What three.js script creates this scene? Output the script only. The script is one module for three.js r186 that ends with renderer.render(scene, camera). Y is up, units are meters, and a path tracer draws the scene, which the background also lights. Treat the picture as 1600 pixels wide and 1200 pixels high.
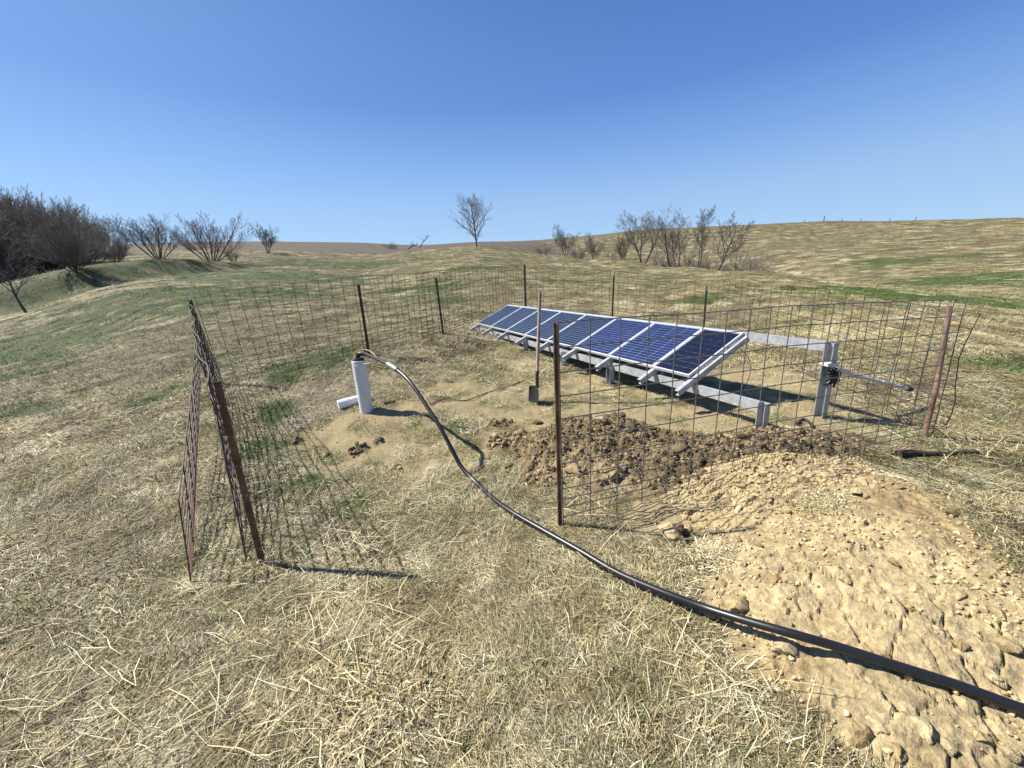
import * as THREE from 'three';
import { mergeGeometries, mergeVertices } from 'three/addons/utils/BufferGeometryUtils.js';

// ---------------------------------------------------------------- camera, sky, sun, exposure
const scene = new THREE.Scene();
const HC = 1.6, FPX = 610;
const camera = new THREE.PerspectiveCamera(89.05, 4 / 3, 0.05, 4000);
const RIGHT = new THREE.Vector3(0.9984408, -0.0538173, 0.0148237), DOWN = new THREE.Vector3(-0.0558215, -0.9625922, 0.2651421), FWD = new THREE.Vector3(0, -0.2655561, -0.9640954);
camera.position.set(0, HC, 0);
camera.quaternion.setFromRotationMatrix(new THREE.Matrix4().makeBasis(RIGHT, DOWN.clone().negate(), FWD.clone().negate()));

const SUN = new THREE.Vector3(-0.662, 0.731, -0.165).normalize();
const EXPOSURE = 2.1, SKYGAIN = 1.0;
{
  const W = 512, H = 256, data = new Float32Array(W * H * 4);
  const stops = [[-1.6, [0.30, 0.40, 0.52]], [-0.02, [0.46, 0.70, 0.93]], [0.04, [0.44, 0.67, 0.92]], [0.10, [0.385, 0.595, 0.89]], [0.16, [0.325, 0.525, 0.85]], [0.25, [0.205, 0.385, 0.775]], [0.35, [0.106, 0.245, 0.625]], [0.52, [0.062, 0.163, 0.485]], [0.9, [0.04, 0.11, 0.37]], [1.6, [0.032, 0.09, 0.32]]];
  for (let j = 0; j < H; j++) for (let i = 0; i < W; i++) {
    const el = ((j + 0.5) / H - 0.5) * Math.PI, az = ((i + 0.5) / W - 0.5) * 2 * Math.PI;
    const dx = Math.cos(el) * Math.cos(az), dy = Math.sin(el), dz = Math.cos(el) * Math.sin(az);
    let k = 0; while (k < stops.length - 2 && el > stops[k + 1][0]) k++;
    const t = Math.min(1, Math.max(0, (el - stops[k][0]) / (stops[k + 1][0] - stops[k][0])));
    const c = dx * SUN.x + dy * SUN.y + dz * SUN.z, a = Math.acos(Math.max(-1, Math.min(1, c)));
    const glow = 0.40 * Math.exp(-a / 0.49);
    const o = (j * W + i) * 4, g = [1.0, 1.6, 2.1];
    for (let q = 0; q < 3; q++) data[o + q] = Math.max(0, (stops[k][1][q] * (1 - t) + stops[k + 1][1][q] * t + glow * g[q]) * SKYGAIN / EXPOSURE);
    data[o + 3] = 1;
  }
  const sky = new THREE.DataTexture(data, W, H, THREE.RGBAFormat, THREE.FloatType);
  sky.mapping = THREE.EquirectangularReflectionMapping; sky.magFilter = sky.minFilter = THREE.LinearFilter; sky.needsUpdate = true;
  scene.background = sky; scene.environment = sky;
}
const sun = new THREE.DirectionalLight(new THREE.Color(1.0, 0.94, 0.84), 5.0);
sun.position.copy(SUN).multiplyScalar(60); sun.castShadow = true; sun.shadow.mapSize.set(4096, 4096);
Object.assign(sun.shadow.camera, { left: -25, right: 25, top: 25, bottom: -25, near: 1, far: 140 });
scene.add(sun, sun.target);
const renderer = new THREE.WebGLRenderer({ antialias: true });
renderer.shadowMap.enabled = true; renderer.toneMapping = THREE.LinearToneMapping; renderer.toneMappingExposure = EXPOSURE;

// ---------------------------------------------------------------- numbers
function rngOf(seed) { let s = seed >>> 0; return () => { s = (s + 0x6D2B79F5) >>> 0; let t = Math.imul(s ^ (s >>> 15), 1 | s); t = (t + Math.imul(t ^ (t >>> 7), 61 | t)) ^ t; return ((t ^ (t >>> 14)) >>> 0) / 4294967296; }; }
const R0 = rngOf(77), rnd = (a, b, r = R0) => a + (b - a) * r();
function h2(i, j) { let n = Math.imul(i | 0, 374761393) + Math.imul(j | 0, 668265263); n = Math.imul(n ^ (n >>> 13), 1274126177); return ((n ^ (n >>> 16)) >>> 0) / 4294967296; }
function vn(x, y) { const i = Math.floor(x), j = Math.floor(y), u = x - i, v = y - j, a = u * u * (3 - 2 * u), b = v * v * (3 - 2 * v); return (h2(i, j) * (1 - a) + h2(i + 1, j) * a) * (1 - b) + (h2(i, j + 1) * (1 - a) + h2(i + 1, j + 1) * a) * b; }
function fbm(x, y, n = 4) { let s = 0, a = 0.5, t = 0; for (let k = 0; k < n; k++) { s += a * vn(x, y); t += a; x = x * 2.03 + 17.1; y = y * 2.03 - 9.7; a *= 0.5; } return s / t; }
function worley(x, y) { const i = Math.floor(x), j = Math.floor(y); let f1 = 9, f2 = 9, id = 0; for (let a = -1; a < 2; a++) for (let b = -1; b < 2; b++) { const dx = i + a + h2(i + a, j + b) - x, dy = j + b + h2(i + a + 91, j + b - 57) - y, d = Math.hypot(dx, dy); if (d < f1) { f2 = f1; f1 = d; id = h2(i + a + 7, j + b + 13); } else if (d < f2) f2 = d; } return [f1, f2, id]; }
const clamp = (v, a = 0, b = 1) => Math.min(b, Math.max(a, v)), sstep = (a, b, v) => { const t = clamp((v - a) / (b - a)); return t * t * (3 - 2 * t); }, lerp = (a, b, t) => a + (b - a) * t;
const V = (x, y, z) => new THREE.Vector3(x, y, z);

// ---------------------------------------------------------------- terrain
const ray = (px, py) => RIGHT.clone().multiplyScalar((px - 800) / FPX).addScaledVector(DOWN, (py - 600) / FPX).add(FWD);
const AT = (px, py, dist) => { const d = ray(px, py), k = dist / Math.hypot(d.x, d.z); return d.multiplyScalar(k).add(V(0, HC, 0)); };   // a surveyed bearing at a horizontal distance
const CP = [[-1.7, -.12, -2.18], [.27, 0, -2.22], [3.9, -.1, -3.4], [-4.35, .27, -5.77], [-2.47, .40, -6.78], [-1.43, .45, -8.7], [.56, .6, -12.93], [2.9, .28, -11.06], [4.95, -.04, -9.91], [-1.92, .05, -4.75], [.3, 0, -4.86], [2.38, 0, -3.48], [3.2, -.03, -3.7], [1.39, 0, -5.45], [-.75, .27, -10.1],
  [0, -.03, 0], [-3, -.2, -1], [3, -.08, -1], [0, -.1, 4], [-6, -.4, 2], [6, -.2, 2], [0, -.8, 20], [-22, -1.2, 10], [22, -.8, 14], [0, -3, 100], [-110, 2, 60], [110, 0, 60], [0, -4, 400], [-500, 8, 200], [500, 4, 200], [-2, -.08, -3.4], [1.4, 0, -1.2]];
const far = [[0, 600, 12.5], [0, 545, 21], [40, 480, 30], [150, 520, 18], [150, 470, 25], [120, 437, 36], [0, 452, 44], [-150, 470, 40], [250, 419, 42], [330, 416, 45], [250, 460, 22], [420, 398, 60], [300, 445, 27], [420, 381, 170], [250, 384, 160], [100, 390, 150], [-150, 395, 140],
  [565, 500, 12], [565, 450, 24], [565, 420, 40], [565, 398, 70], [565, 381, 185], [745, 386, 68], [745, 379.5, 175], [745, 400, 42], [745, 430, 22], [400, 425, 33], [400, 480, 16], [640, 387, 110],
  [880, 400, 50], [950, 405, 45], [1003, 412, 41], [1090, 418.5, 36], [1200, 425, 31], [1347, 444, 25], [1480, 456, 23], [1600, 478, 20], [900, 450, 17], [1100, 455, 15], [1250, 470, 13], [1400, 520, 10], [1590, 600, 8],
  [900, 434, 25], [900, 419, 34], [900, 407, 43], [950, 440, 22], [950, 424, 30], [950, 412, 38], [1003, 444, 20], [1003, 426, 29], [1003, 418, 35], [1090, 446, 19], [1090, 430, 27], [1090, 423, 32], [1200, 457, 16], [1200, 438, 23], [1200, 430, 27], [1347, 462, 17], [1347, 451, 21], [820, 405, 44], [820, 394, 58],
  [880, 372, 190], [1003, 359, 180], [1150, 352, 165], [1290, 346, 150], [1450, 345, 140], [1600, 341.5, 130], [1800, 335, 125], [880, 385, 115], [1003, 392, 95], [1150, 393, 82], [1290, 404, 66], [1450, 412, 55], [1600, 420, 48], [1290, 375, 100], [1450, 378, 90], [1600, 380, 80]];
for (const [px, py, d] of far) { const p = AT(px, py, d); CP.push([p.x, p.y, p.z]); }
for (const [px, py, d, dd, dy] of [[880, 400, 50, 7, -1.2], [950, 405, 45, 8, -2], [1003, 412, 41, 8, -2.2], [1090, 418.5, 36, 8, -2.2], [1200, 425, 31, 8, -1.8], [1347, 444, 25, 8, -.7], [120, 437, 36, 6, .3]]) { const c = AT(px, py, d), q = AT(px, py, d + dd); CP.push([q.x, c.y + dy, q.z]); }
for (const [px, py, d] of [[-150, 395, 140], [100, 390, 150], [420, 381, 170], [565, 381, 185], [745, 379.5, 175], [880, 372, 190], [1150, 352, 165], [1450, 345, 140], [1800, 335, 125]]) { const c = AT(px, py, d), q = AT(px, py, d * 2.2); CP.push([q.x, c.y * 1.02 - 1, q.z]); const q2 = AT(px, py, d * 8); CP.push([q2.x, c.y * 0.5, q2.z]); }
const warp = (x, z) => { const r = Math.hypot(x, z), g = r < 1e-4 ? 0.25 : Math.log(1 + r / 4) / r; return [x * g, z * g]; };
const TPSREG = 0.0002;
const TPS = (() => {
  const n = CP.length, q = CP.map((c) => warp(c[0], c[2])), N = n + 3, A = [];
  const ker = (d2) => d2 < 1e-12 ? 0 : 0.5 * d2 * Math.log(d2);
  const sc = CP.map((c) => 1 / (1 + 0.02 * Math.hypot(c[0], c[2])));
  for (let i = 0; i < N; i++) A.push(new Float64Array(N + 1));
  for (let i = 0; i < n; i++) { for (let j = 0; j < n; j++) A[i][j] = ker((q[i][0] - q[j][0]) ** 2 + (q[i][1] - q[j][1]) ** 2) + (i === j ? TPSREG : 0); A[i][n] = A[n][i] = 1; A[i][n + 1] = A[n + 1][i] = q[i][0]; A[i][n + 2] = A[n + 2][i] = q[i][1]; A[i][N] = CP[i][1] * sc[i]; }
  for (let c = 0; c < N; c++) { let p = c; for (let r = c + 1; r < N; r++) if (Math.abs(A[r][c]) > Math.abs(A[p][c])) p = r; [A[c], A[p]] = [A[p], A[c]]; for (let r = c + 1; r < N; r++) { const m = A[r][c] / A[c][c]; if (m) for (let k = c; k <= N; k++) A[r][k] -= m * A[c][k]; } }
  const w = new Float64Array(N); for (let r = N - 1; r >= 0; r--) { let s = A[r][N]; for (let k = r + 1; k < N; k++) s -= A[r][k] * w[k]; w[r] = s / A[r][r]; }
  return (x, z) => { const [a, b] = warp(x, z); let s = w[n] + w[n + 1] * a + w[n + 2] * b; for (let i = 0; i < n; i++) { const d2 = (a - q[i][0]) ** 2 + (b - q[i][1]) ** 2; if (d2 > 1e-12) s += w[i] * 0.5 * d2 * Math.log(d2); } return s * (1 + 0.02 * Math.hypot(x, z)); };
})();
const gauss = (x, z, cx, cz, rx, rz, a) => { const c = Math.cos(a), s = Math.sin(a), u = ((x - cx) * c + (z - cz) * s) / rx, v = (-(x - cx) * s + (z - cz) * c) / rz; return Math.exp(-Math.pow(u * u + v * v, 1.35)); };
const hollow = (x, z) => -0.17 * gauss(x, z, 2.60, -1.84, 0.11, 0.07, -0.3) - 0.10 * gauss(x, z, 0.98, -1.98, 0.09, 0.06, 0.5);
const bankA = AT(90, 445, 34), bankB = AT(370, 415, 44);
const bank = (x, z) => { const ux = bankB.x - bankA.x, uz = bankB.z - bankA.z, L = Math.hypot(ux, uz), t = ((x - bankA.x) * ux + (z - bankA.z) * uz) / (L * L), d = ((x - bankA.x) * uz - (z - bankA.z) * ux) / L; return t < -.6 || t > 1.2 ? 0 : .65 * sstep(-.6, -.1, t) * sstep(1.2, .7, t) * (sstep(-1.6, .6, d) * sstep(9, 3, d) - .45 * Math.exp(-Math.pow((d + 2.4) / 1.6, 2))); };
const Hbase = (x, z) => TPS(x, z) + 0.10 * gauss(x, z, -1.55, -4.55, 0.95, 0.6, 0.3) + hollow(x, z) + 0.03 * gauss(x, z, -.85, -8.6, .35, .25, 0) + bank(x, z);
const moundUp = (x, z) => 0.30 * gauss(x, z, 2.25, -1.75, 0.95, 1.25, -0.35) + 0.05 * gauss(x, z, 1.25, -1.25, 0.4, 0.55, 0.2) - 0.035;
const pileUp = (x, z) => 0.27 * gauss(x, z, 0.72, -3.45, 0.62, 0.42, -0.15) + 0.12 * gauss(x, z, 1.45, -3.02, 1.0, 0.42, -0.18) + 0.10 * gauss(x, z, 2.45, -3.2, 0.8, 0.26, -0.2) - 0.03;
const Hall = (x, z) => Hbase(x, z) + Math.max(0, moundUp(x, z), pileUp(x, z));
function GP(px, py, off = 0, H = Hall) {   // where a sight line meets the ground
  const d = ray(px, py); d.multiplyScalar(1 / Math.hypot(d.x, d.z)); let t = 0.5, p = 0.5;
  while (t < 400) { if (HC + d.y * t < H(d.x * t, d.z * t) + off) break; p = t; t *= 1.03; }
  for (let k = 0; k < 24; k++) { const m = (p + t) / 2; if (HC + d.y * m < H(d.x * m, d.z * m) + off) t = m; else p = m; }
  return V(d.x * t, HC + d.y * t, d.z * t);
}
function planeHit(px, py, A, B) { const d = ray(px, py), nx = B.z - A.z, nz = -(B.x - A.x), k = (A.x * nx + A.z * nz) / (d.x * nx + d.z * nz); return V(d.x * k, HC + d.y * k, d.z * k); }

const ruffle = (x, z, m) => { const R = Math.hypot(x, z); let y = 0; if (R < 90) { const s = sstep(90, 20, R); y += s * ((fbm(x * 2.2, z * 2.2, 3) - 0.5) * 0.05 + (fbm(x * 8, z * 8, 3) - 0.5) * (0.03 + 0.05 * m.dark + 0.012 * m.tan)); if (m.dark > 0.02 && R < 14) y += m.dark * (0.03 - 0.05 * worley(x * 13, z * 13)[0]); } if (R > 30) y += (fbm(x * 0.4, z * 0.4, 3) - 0.5) * 0.35 * sstep(30, 80, R); return y; };
// soil and plant cover: patches [px, py, radius]
const patches = (list) => list.map(([px, py, r, s = 1]) => { const p = GP(px, py, 0, Hbase); return [p.x, p.z, r, s]; });
const cover = (list) => { const L = patches(list); return (x, z, rough = 0.5, fr = 3) => { let m = 0; const n = (fbm(x * fr, z * fr, 4) - 0.5) * rough * 2; for (const [cx, cz, r, s] of L) { const dx = x - cx, dz = z - cz; if (Math.abs(dx) > 2.4 * r * s || Math.abs(dz) > 2.4 * r) continue; const d = Math.hypot(dx / s, dz) / r; m = Math.max(m, sstep(1.25, 0.55, d + n)); } return m; }; };
const tanCover = cover([[820, 565, .45, 1.5], [940, 590, .5, 1.4], [1040, 610, .6, 1.5], [700, 605, .4, 1.4], [770, 645, .55, 1.3], [860, 650, .55, 1.3], [1130, 625, .7, 1.4], [1250, 600, .6], [1340, 650, .5], [660, 720, .35], [730, 720, .3], [620, 660, .75, 1.3], [560, 672, .62], [690, 640, .55], [640, 705, .5], [770, 622, .6, 1.5], [850, 612, .55, 1.4], [960, 640, .5], [1060, 650, .65, 1.5], [1160, 680, .6], [1290, 672, .65], [1230, 640, .6], [760, 690, .35], [700, 690, .35], [900, 600, .5], [1370, 690, .35], [1100, 620, .6], [1400, 700, .3], [1010, 810, .28], [950, 800, .2], [540, 720, .3], [1180, 590, .8]]);
const darkCover = cover([[800, 690, .22], [780, 662, .13], [560, 703, .09], [590, 690, .05], [738, 536, .28], [700, 541, .14], [865, 745, .2], [460, 690, .06], [785, 578, .07], [620, 731, .05], [1062, 850, .1], [1090, 812, .1], [510, 712, .06]]);
const greyCover = cover([[500, 628, .55, 1.3], [470, 650, .35], [540, 610, .3]]);
const greenCover = cover([[-80, 585, 1.8, 2.2], [40, 548, 2.2, 2], [110, 522, 2.2, 2], [180, 500, 2.6, 2], [240, 478, 3, 1.8], [310, 456, 3.6, 1.8], [420, 430, 5, 1.6], [520, 414, 6, 1.5], [480, 572, .55, 1.4], [520, 548, .5], [440, 592, .3], [20, 588, .55, 2], [40, 645, .35, 2], [340, 560, .4], [1340, 456, 1.8, 2], [1440, 464, 2, 2], [1560, 474, 1.6, 2], [1500, 436, 3.5, 1.6], [1420, 406, 4, 1.8], [1580, 440, 3, 1.6], [1560, 568, .45, 1.8], [620, 455, 1.3], [690, 452, 1.2], [700, 470, .7], [740, 420, 3], [260, 615, .4], [440, 640, .35], [420, 700, .3], [470, 760, .25], [700, 440, 1.4], [880, 440, 1.4, 1.6], [1100, 470, .8], [900, 460, .5], [140, 432, 3], [60, 440, 4], [250, 426, 5], [640, 665, .1], [360, 790, .2], [340, 860, .16], [560, 790, .18], [460, 870, .15]]);
const strawCover = cover([[120, 680, 4.2], [60, 850, 2.6], [300, 1000, 2.2], [700, 1050, 1.8], [1000, 980, 1.6], [600, 850, 1.6], [400, 560, 3], [1500, 640, 3.6], [1560, 540, 3.4, 1.4], [1300, 520, 3], [300, 540, 2.6], [700, 530, 3], [560, 490, 2.2], [900, 480, 2.6, 1.4], [1150, 490, 2.4], [160, 590, 2.6], [1240, 432, 3, 2.2], [1060, 420, 2.4, 2], [1400, 455, 1.6, 2], [560, 440, 3, 2], [330, 470, 2, 2], [800, 430, 3, 2], [1480, 760, .9], [1570, 830, .8], [1560, 740, 1.2]]);
const mess = (x, z) => ({ tan: tanCover(x, z), dark: darkCover(x, z, 0.45, 5), grey: greyCover(x, z, 0.5, 4), green: greenCover(x, z, 0.55, 1.6) });

// ---------------------------------------------------------------- materials
function tile(n, fn, color = true) { const d = new Uint8Array(n * n * 4); for (let j = 0; j < n; j++) for (let i = 0; i < n; i++) { const c = fn(i, j), o = (j * n + i) * 4; d[o] = clamp(c[0], 0, 255); d[o + 1] = clamp(c[1], 0, 255); d[o + 2] = clamp(c[2], 0, 255); d[o + 3] = 255; } const t = new THREE.DataTexture(d, n, n); t.wrapS = t.wrapT = THREE.RepeatWrapping; t.magFilter = THREE.LinearFilter; t.minFilter = THREE.LinearMipmapLinearFilter; t.generateMipmaps = true; if (color) t.colorSpace = THREE.SRGBColorSpace; t.needsUpdate = true; return t; }
function pnoise(n, cells, seed) { const g = []; const r = rngOf(seed); for (let k = 0; k < cells * cells; k++) g.push(r()); return (i, j) => { const x = i / n * cells, y = j / n * cells, a = Math.floor(x), b = Math.floor(y), u = x - a, v = y - b, s = u * u * (3 - 2 * u), t = v * v * (3 - 2 * v), G = (p, q) => g[((q + cells) % cells) * cells + (p + cells) % cells]; return lerp(lerp(G(a, b), G(a + 1, b), s), lerp(G(a, b + 1), G(a + 1, b + 1), s), t); }; }
const litterField = (() => {   // short dry straws lying over one another
  const n = 1024, f = new Float32Array(n * n).fill(0.42), r = rngOf(5);
  for (let k = 0; k < 9000; k++) { let x = r() * n, y = r() * n, a = r() * 6.283; const L = 8 + r() * 60, b = 0.25 + r() * 0.75, w = r() < 0.3 ? 2 : 1, bend = (r() - 0.5) * 0.04; for (let s = 0; s < L; s++) { for (let q = 0; q < w; q++) f[((Math.round(y) + q + n) % n) * n + (Math.round(x) + n) % n] = b; x = (x + Math.cos(a) + n) % n; y = (y + Math.sin(a) + n) % n; a += bend; } }
  return f;
})();
const litter = tile(1024, (i, j) => { const v = 150 + 105 * litterField[j * 1024 + i]; return [v, v, v]; });
const litterBump = tile(1024, (i, j) => { const v = 255 * litterField[j * 1024 + i]; return [v, v, v]; }, false);
const sp = [pnoise(512, 24, 1), pnoise(512, 64, 2), pnoise(512, 170, 3), pnoise(512, 7, 4)];
const soilV = (i, j) => 0.2 * sp[3](i, j) + 0.3 * sp[0](i, j) + 0.3 * sp[1](i, j) + 0.2 * sp[2](i, j);
const soilMap = tile(512, (i, j) => { const v = 168 + 150 * (soilV(i, j) - 0.2); return [v, v * 0.99, v * 0.97]; });
const soilBump = tile(512, (i, j) => { const v = 255 * soilV(i, j); return [v, v, v]; }, false);
const M = {};
const mat = (o) => new THREE.MeshStandardMaterial({ roughness: 0.9, metalness: 0, ...o });
const ALB = 0.75, lin = (r, g, b) => new THREE.Color().setRGB(r * ALB, g * ALB, b * ALB);   // swatch values are read a little high
M.ground = mat({ vertexColors: true, map: litter, bumpMap: litterBump, bumpScale: 0.008, roughness: 1 });
M.soil = mat({ vertexColors: true, map: soilMap, bumpMap: soilBump, bumpScale: 0.011, roughness: 1 });
const galvMap = (() => { const a = pnoise(256, 20, 8), b = pnoise(256, 60, 9); return tile(256, (i, j) => { const v = 185 + 40 * a(i, j) + 26 * b(i, j); return [v, v, v]; }); })();
M.galv = mat({ color: lin(.68, .71, .74), map: galvMap, metalness: 0.35, roughness: 0.5 });
M.alu = mat({ color: lin(.74, .755, .77), metalness: 0.25, roughness: 0.42 });
M.back = mat({ color: lin(.38, .45, .60), roughness: 0.3 });
const cellMat = (r, g, b) => new THREE.MeshPhysicalMaterial({ color: lin(r, g, b), roughness: 0.45, specularIntensity: 0.5, clearcoat: 0.22, clearcoatRoughness: 0.08 });
M.cells = [[cellMat(.008, .020, .056), cellMat(.010, .026, .07), cellMat(.007, .016, .045)], [cellMat(.008, .021, .095), cellMat(.010, .027, .118), cellMat(.006, .017, .075)], [cellMat(.003, .006, .024), cellMat(.004, .007, .030), cellMat(.003, .005, .019)]];
M.wire = mat({ color: lin(.13, .105, .085), metalness: 0.35, roughness: 0.55 });
M.wireD = mat({ color: lin(.20, .185, .17), metalness: 0.45, roughness: 0.45 });
M.wireRust = mat({ color: lin(.085, .058, .042), metalness: 0.3, roughness: 0.6 });
M.wireRed = mat({ color: lin(.11, .032, .022), metalness: 0.25, roughness: 0.6 });
const rustMap = (() => { const a = pnoise(256, 9, 18), b = pnoise(256, 40, 19); return tile(256, (i, j) => { const t = a(i, j) * 0.6 + b(i, j) * 0.4; return [lerp(120, 245, t), lerp(95, 225, t), lerp(80, 210, t)]; }); })();
M.postBrown = mat({ color: lin(.26, .18, .11), map: rustMap, metalness: 0.2, roughness: 0.65 });
M.postDark = mat({ color: lin(.035, .032, .027), roughness: 0.6, metalness: 0.2 });
M.postOlive = mat({ color: lin(.50, .42, .31), map: rustMap, roughness: 0.55, metalness: 0.3 });
M.postGreen = mat({ color: lin(.035, .05, .035), roughness: 0.6 });
M.postTip = mat({ color: lin(.7, .7, .68), roughness: 0.6 });
M.rustPipe = mat({ color: lin(.64, .54, .50), map: rustMap, metalness: 0.35, roughness: 0.5 });
M.pvc = mat({ color: lin(.80, .82, .84), roughness: 0.35 });
M.black = mat({ color: lin(.014, .014, .016), roughness: 0.38 });
M.blackDull = mat({ color: lin(.02, .02, .02), roughness: 0.7 });
M.yellow = mat({ color: lin(.62, .44, .10), roughness: 0.7 });
M.white = mat({ color: lin(.7, .7, .68), roughness: 0.6 });
M.tape = mat({ color: lin(.45, .46, .47), metalness: 0.5, roughness: 0.38 });
const woodMap = (() => { const a = pnoise(256, 40, 28), b = pnoise(256, 12, 29); return tile(256, (i, j) => { const t = a(i, Math.floor(j * 0.12)) * 0.7 + b(i, j) * 0.3; return [lerp(150, 250, t), lerp(145, 240, t), lerp(140, 228, t)]; }); })();
M.wood = mat({ color: lin(.72, .62, .54), map: woodMap, roughness: 0.7 });
M.oldWood = mat({ color: lin(.06, .047, .038), map: woodMap, roughness: 0.9 });
M.steel = mat({ color: lin(.055, .055, .06), metalness: 0.5, roughness: 0.42 });
M.copper = mat({ color: lin(.80, .72, .69), metalness: 0.2, roughness: 0.42 });
M.bark = mat({ color: lin(.10, .083, .07), roughness: 0.95 });
M.barkGrey = mat({ color: lin(.14, .124, .108), roughness: 0.95 });
M.barkTwig = mat({ color: lin(.20, .172, .152), roughness: 0.95 });
M.dryRoot = mat({ color: lin(.34, .27, .17), roughness: 0.95 });
M.barkPale = mat({ color: lin(.13, .11, .095), roughness: 0.95 });

// ---------------------------------------------------------------- naming
const taken = {};
function numbered(n) { const k = taken[n] = (taken[n] ?? -1) + 1; return k ? n + '_' + String(k).padStart(3, '0') : n; }
function shadowy(o) { o.castShadow = o.receiveShadow = true; return o; }
function thing(name, label, category, pos = [0, 0, 0], group) { const o = new THREE.Group(); o.name = numbered(name); o.position.set(...pos); o.userData = { label, category }; if (group) o.userData.group = group; scene.add(o); return o; }
function part(name, geo, m, parent, label) { const o = shadowy(new THREE.Mesh(geo, m)); o.name = name; if (label) o.userData.label = label; parent.add(o); return o; }
function single(name, geo, m, label, category, group) { const o = shadowy(new THREE.Mesh(geo, m)); o.name = numbered(name); o.userData = { label, category }; if (group) o.userData.group = group; scene.add(o); return o; }
function structure(name, geo, m) { const o = shadowy(new THREE.Mesh(geo, m)); o.name = name; o.userData = { kind: 'structure' }; scene.add(o); return o; }

// ---------------------------------------------------------------- geometry helpers
function tubeData() { return { p: [], n: [], u: [], i: [] }; }
function addTube(D, pts, rad, sides = 6, caps = true) {
  const N = pts.length, R = typeof rad === 'function' ? rad : () => rad; let prev = null, len = 0; const base = D.p.length / 3;
  for (let k = 0; k < N; k++) {
    const a = pts[Math.max(0, k - 1)], b = pts[Math.min(N - 1, k + 1)]; let tx = b.x - a.x, ty = b.y - a.y, tz = b.z - a.z; const tl = Math.hypot(tx, ty, tz) || 1; tx /= tl; ty /= tl; tz /= tl;
    let ux, uy, uz; if (prev) { [ux, uy, uz] = prev; } else if (Math.abs(ty) < 0.9) { ux = 0; uy = 1; uz = 0; } else { ux = 1; uy = 0; uz = 0; }
    const dt = ux * tx + uy * ty + uz * tz; ux -= dt * tx; uy -= dt * ty; uz -= dt * tz; const ul = Math.hypot(ux, uy, uz) || 1; ux /= ul; uy /= ul; uz /= ul; prev = [ux, uy, uz];
    const vx = ty * uz - tz * uy, vy = tz * ux - tx * uz, vz = tx * uy - ty * ux, r = R(k / (N - 1), k);
    if (k) len += pts[k].distanceTo(pts[k - 1]);
    for (let s = 0; s < sides; s++) { const an = s / sides * 6.28318, c = Math.cos(an), q = Math.sin(an), nx = ux * c + vx * q, ny = uy * c + vy * q, nz = uz * c + vz * q; D.p.push(pts[k].x + nx * r, pts[k].y + ny * r, pts[k].z + nz * r); D.n.push(nx, ny, nz); D.u.push(s / sides * 6.28 * r, len); }
    if (k) for (let s = 0; s < sides; s++) { const a0 = base + (k - 1) * sides + s, a1 = base + (k - 1) * sides + (s + 1) % sides; D.i.push(a0, a1, a0 + sides, a1, a1 + sides, a0 + sides); }
  }
  if (caps) for (const [k, sg] of [[0, -1], [N - 1, 1]]) { const c = D.p.length / 3, b = pts[k], o = pts[k === 0 ? 1 : N - 2], t = b.clone().sub(o).normalize(); D.p.push(b.x, b.y, b.z); D.n.push(t.x, t.y, t.z); D.u.push(0, 0); for (let s = 0; s < sides; s++) { const j = (base + k * sides + s) * 3; D.p.push(D.p[j], D.p[j + 1], D.p[j + 2]); D.n.push(t.x, t.y, t.z); D.u.push(0.01 * s, 0.01); } for (let s = 0; s < sides; s++) sg > 0 ? D.i.push(c, c + 1 + s, c + 1 + (s + 1) % sides) : D.i.push(c, c + 1 + (s + 1) % sides, c + 1 + s); }
  return D;
}
function finish(D) { const g = new THREE.BufferGeometry(); g.setAttribute('position', new THREE.Float32BufferAttribute(D.p, 3)); g.setAttribute('normal', new THREE.Float32BufferAttribute(D.n, 3)); g.setAttribute('uv', new THREE.Float32BufferAttribute(D.u, 2)); g.setIndex(D.i); return g; }
const tube = (pts, rad, sides = 8, caps = true) => finish(addTube(tubeData(), pts, rad, sides, caps));
const curve = (pts, n, closed = false) => new THREE.CatmullRomCurve3(pts, closed, 'centripetal').getPoints(n);
// a bar with the given closed outline (metres) swept from a to b; up is the outline's y direction
function sweep(outline, a, b, up, bevel = 0) {
  const z = b.clone().sub(a), L = z.length(); z.normalize(); const y = up.clone().addScaledVector(z, -up.dot(z)).normalize(), x = y.clone().cross(z);
  const s = new THREE.Shape(outline.map(([p, q]) => new THREE.Vector2(p, q)));
  const g = new THREE.ExtrudeGeometry(s, { depth: L - 2 * bevel, bevelEnabled: bevel > 0, bevelSize: bevel, bevelThickness: bevel, bevelSegments: 1, bevelOffset: -bevel }); g.translate(0, 0, bevel);
  g.applyMatrix4(new THREE.Matrix4().makeBasis(x, y, z).setPosition(a)); return g;
}
const rect = (w, h, ox = 0, oy = 0) => [[ox - w / 2, oy - h / 2], [ox + w / 2, oy - h / 2], [ox + w / 2, oy + h / 2], [ox - w / 2, oy + h / 2]];
const channel = (w, h, t) => [[-w / 2, -h / 2], [w / 2, -h / 2], [w / 2, -h / 2 + t], [-w / 2 + t, -h / 2 + t], [-w / 2 + t, h / 2 - t], [w / 2, h / 2 - t], [w / 2, h / 2], [-w / 2, h / 2]];
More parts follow.
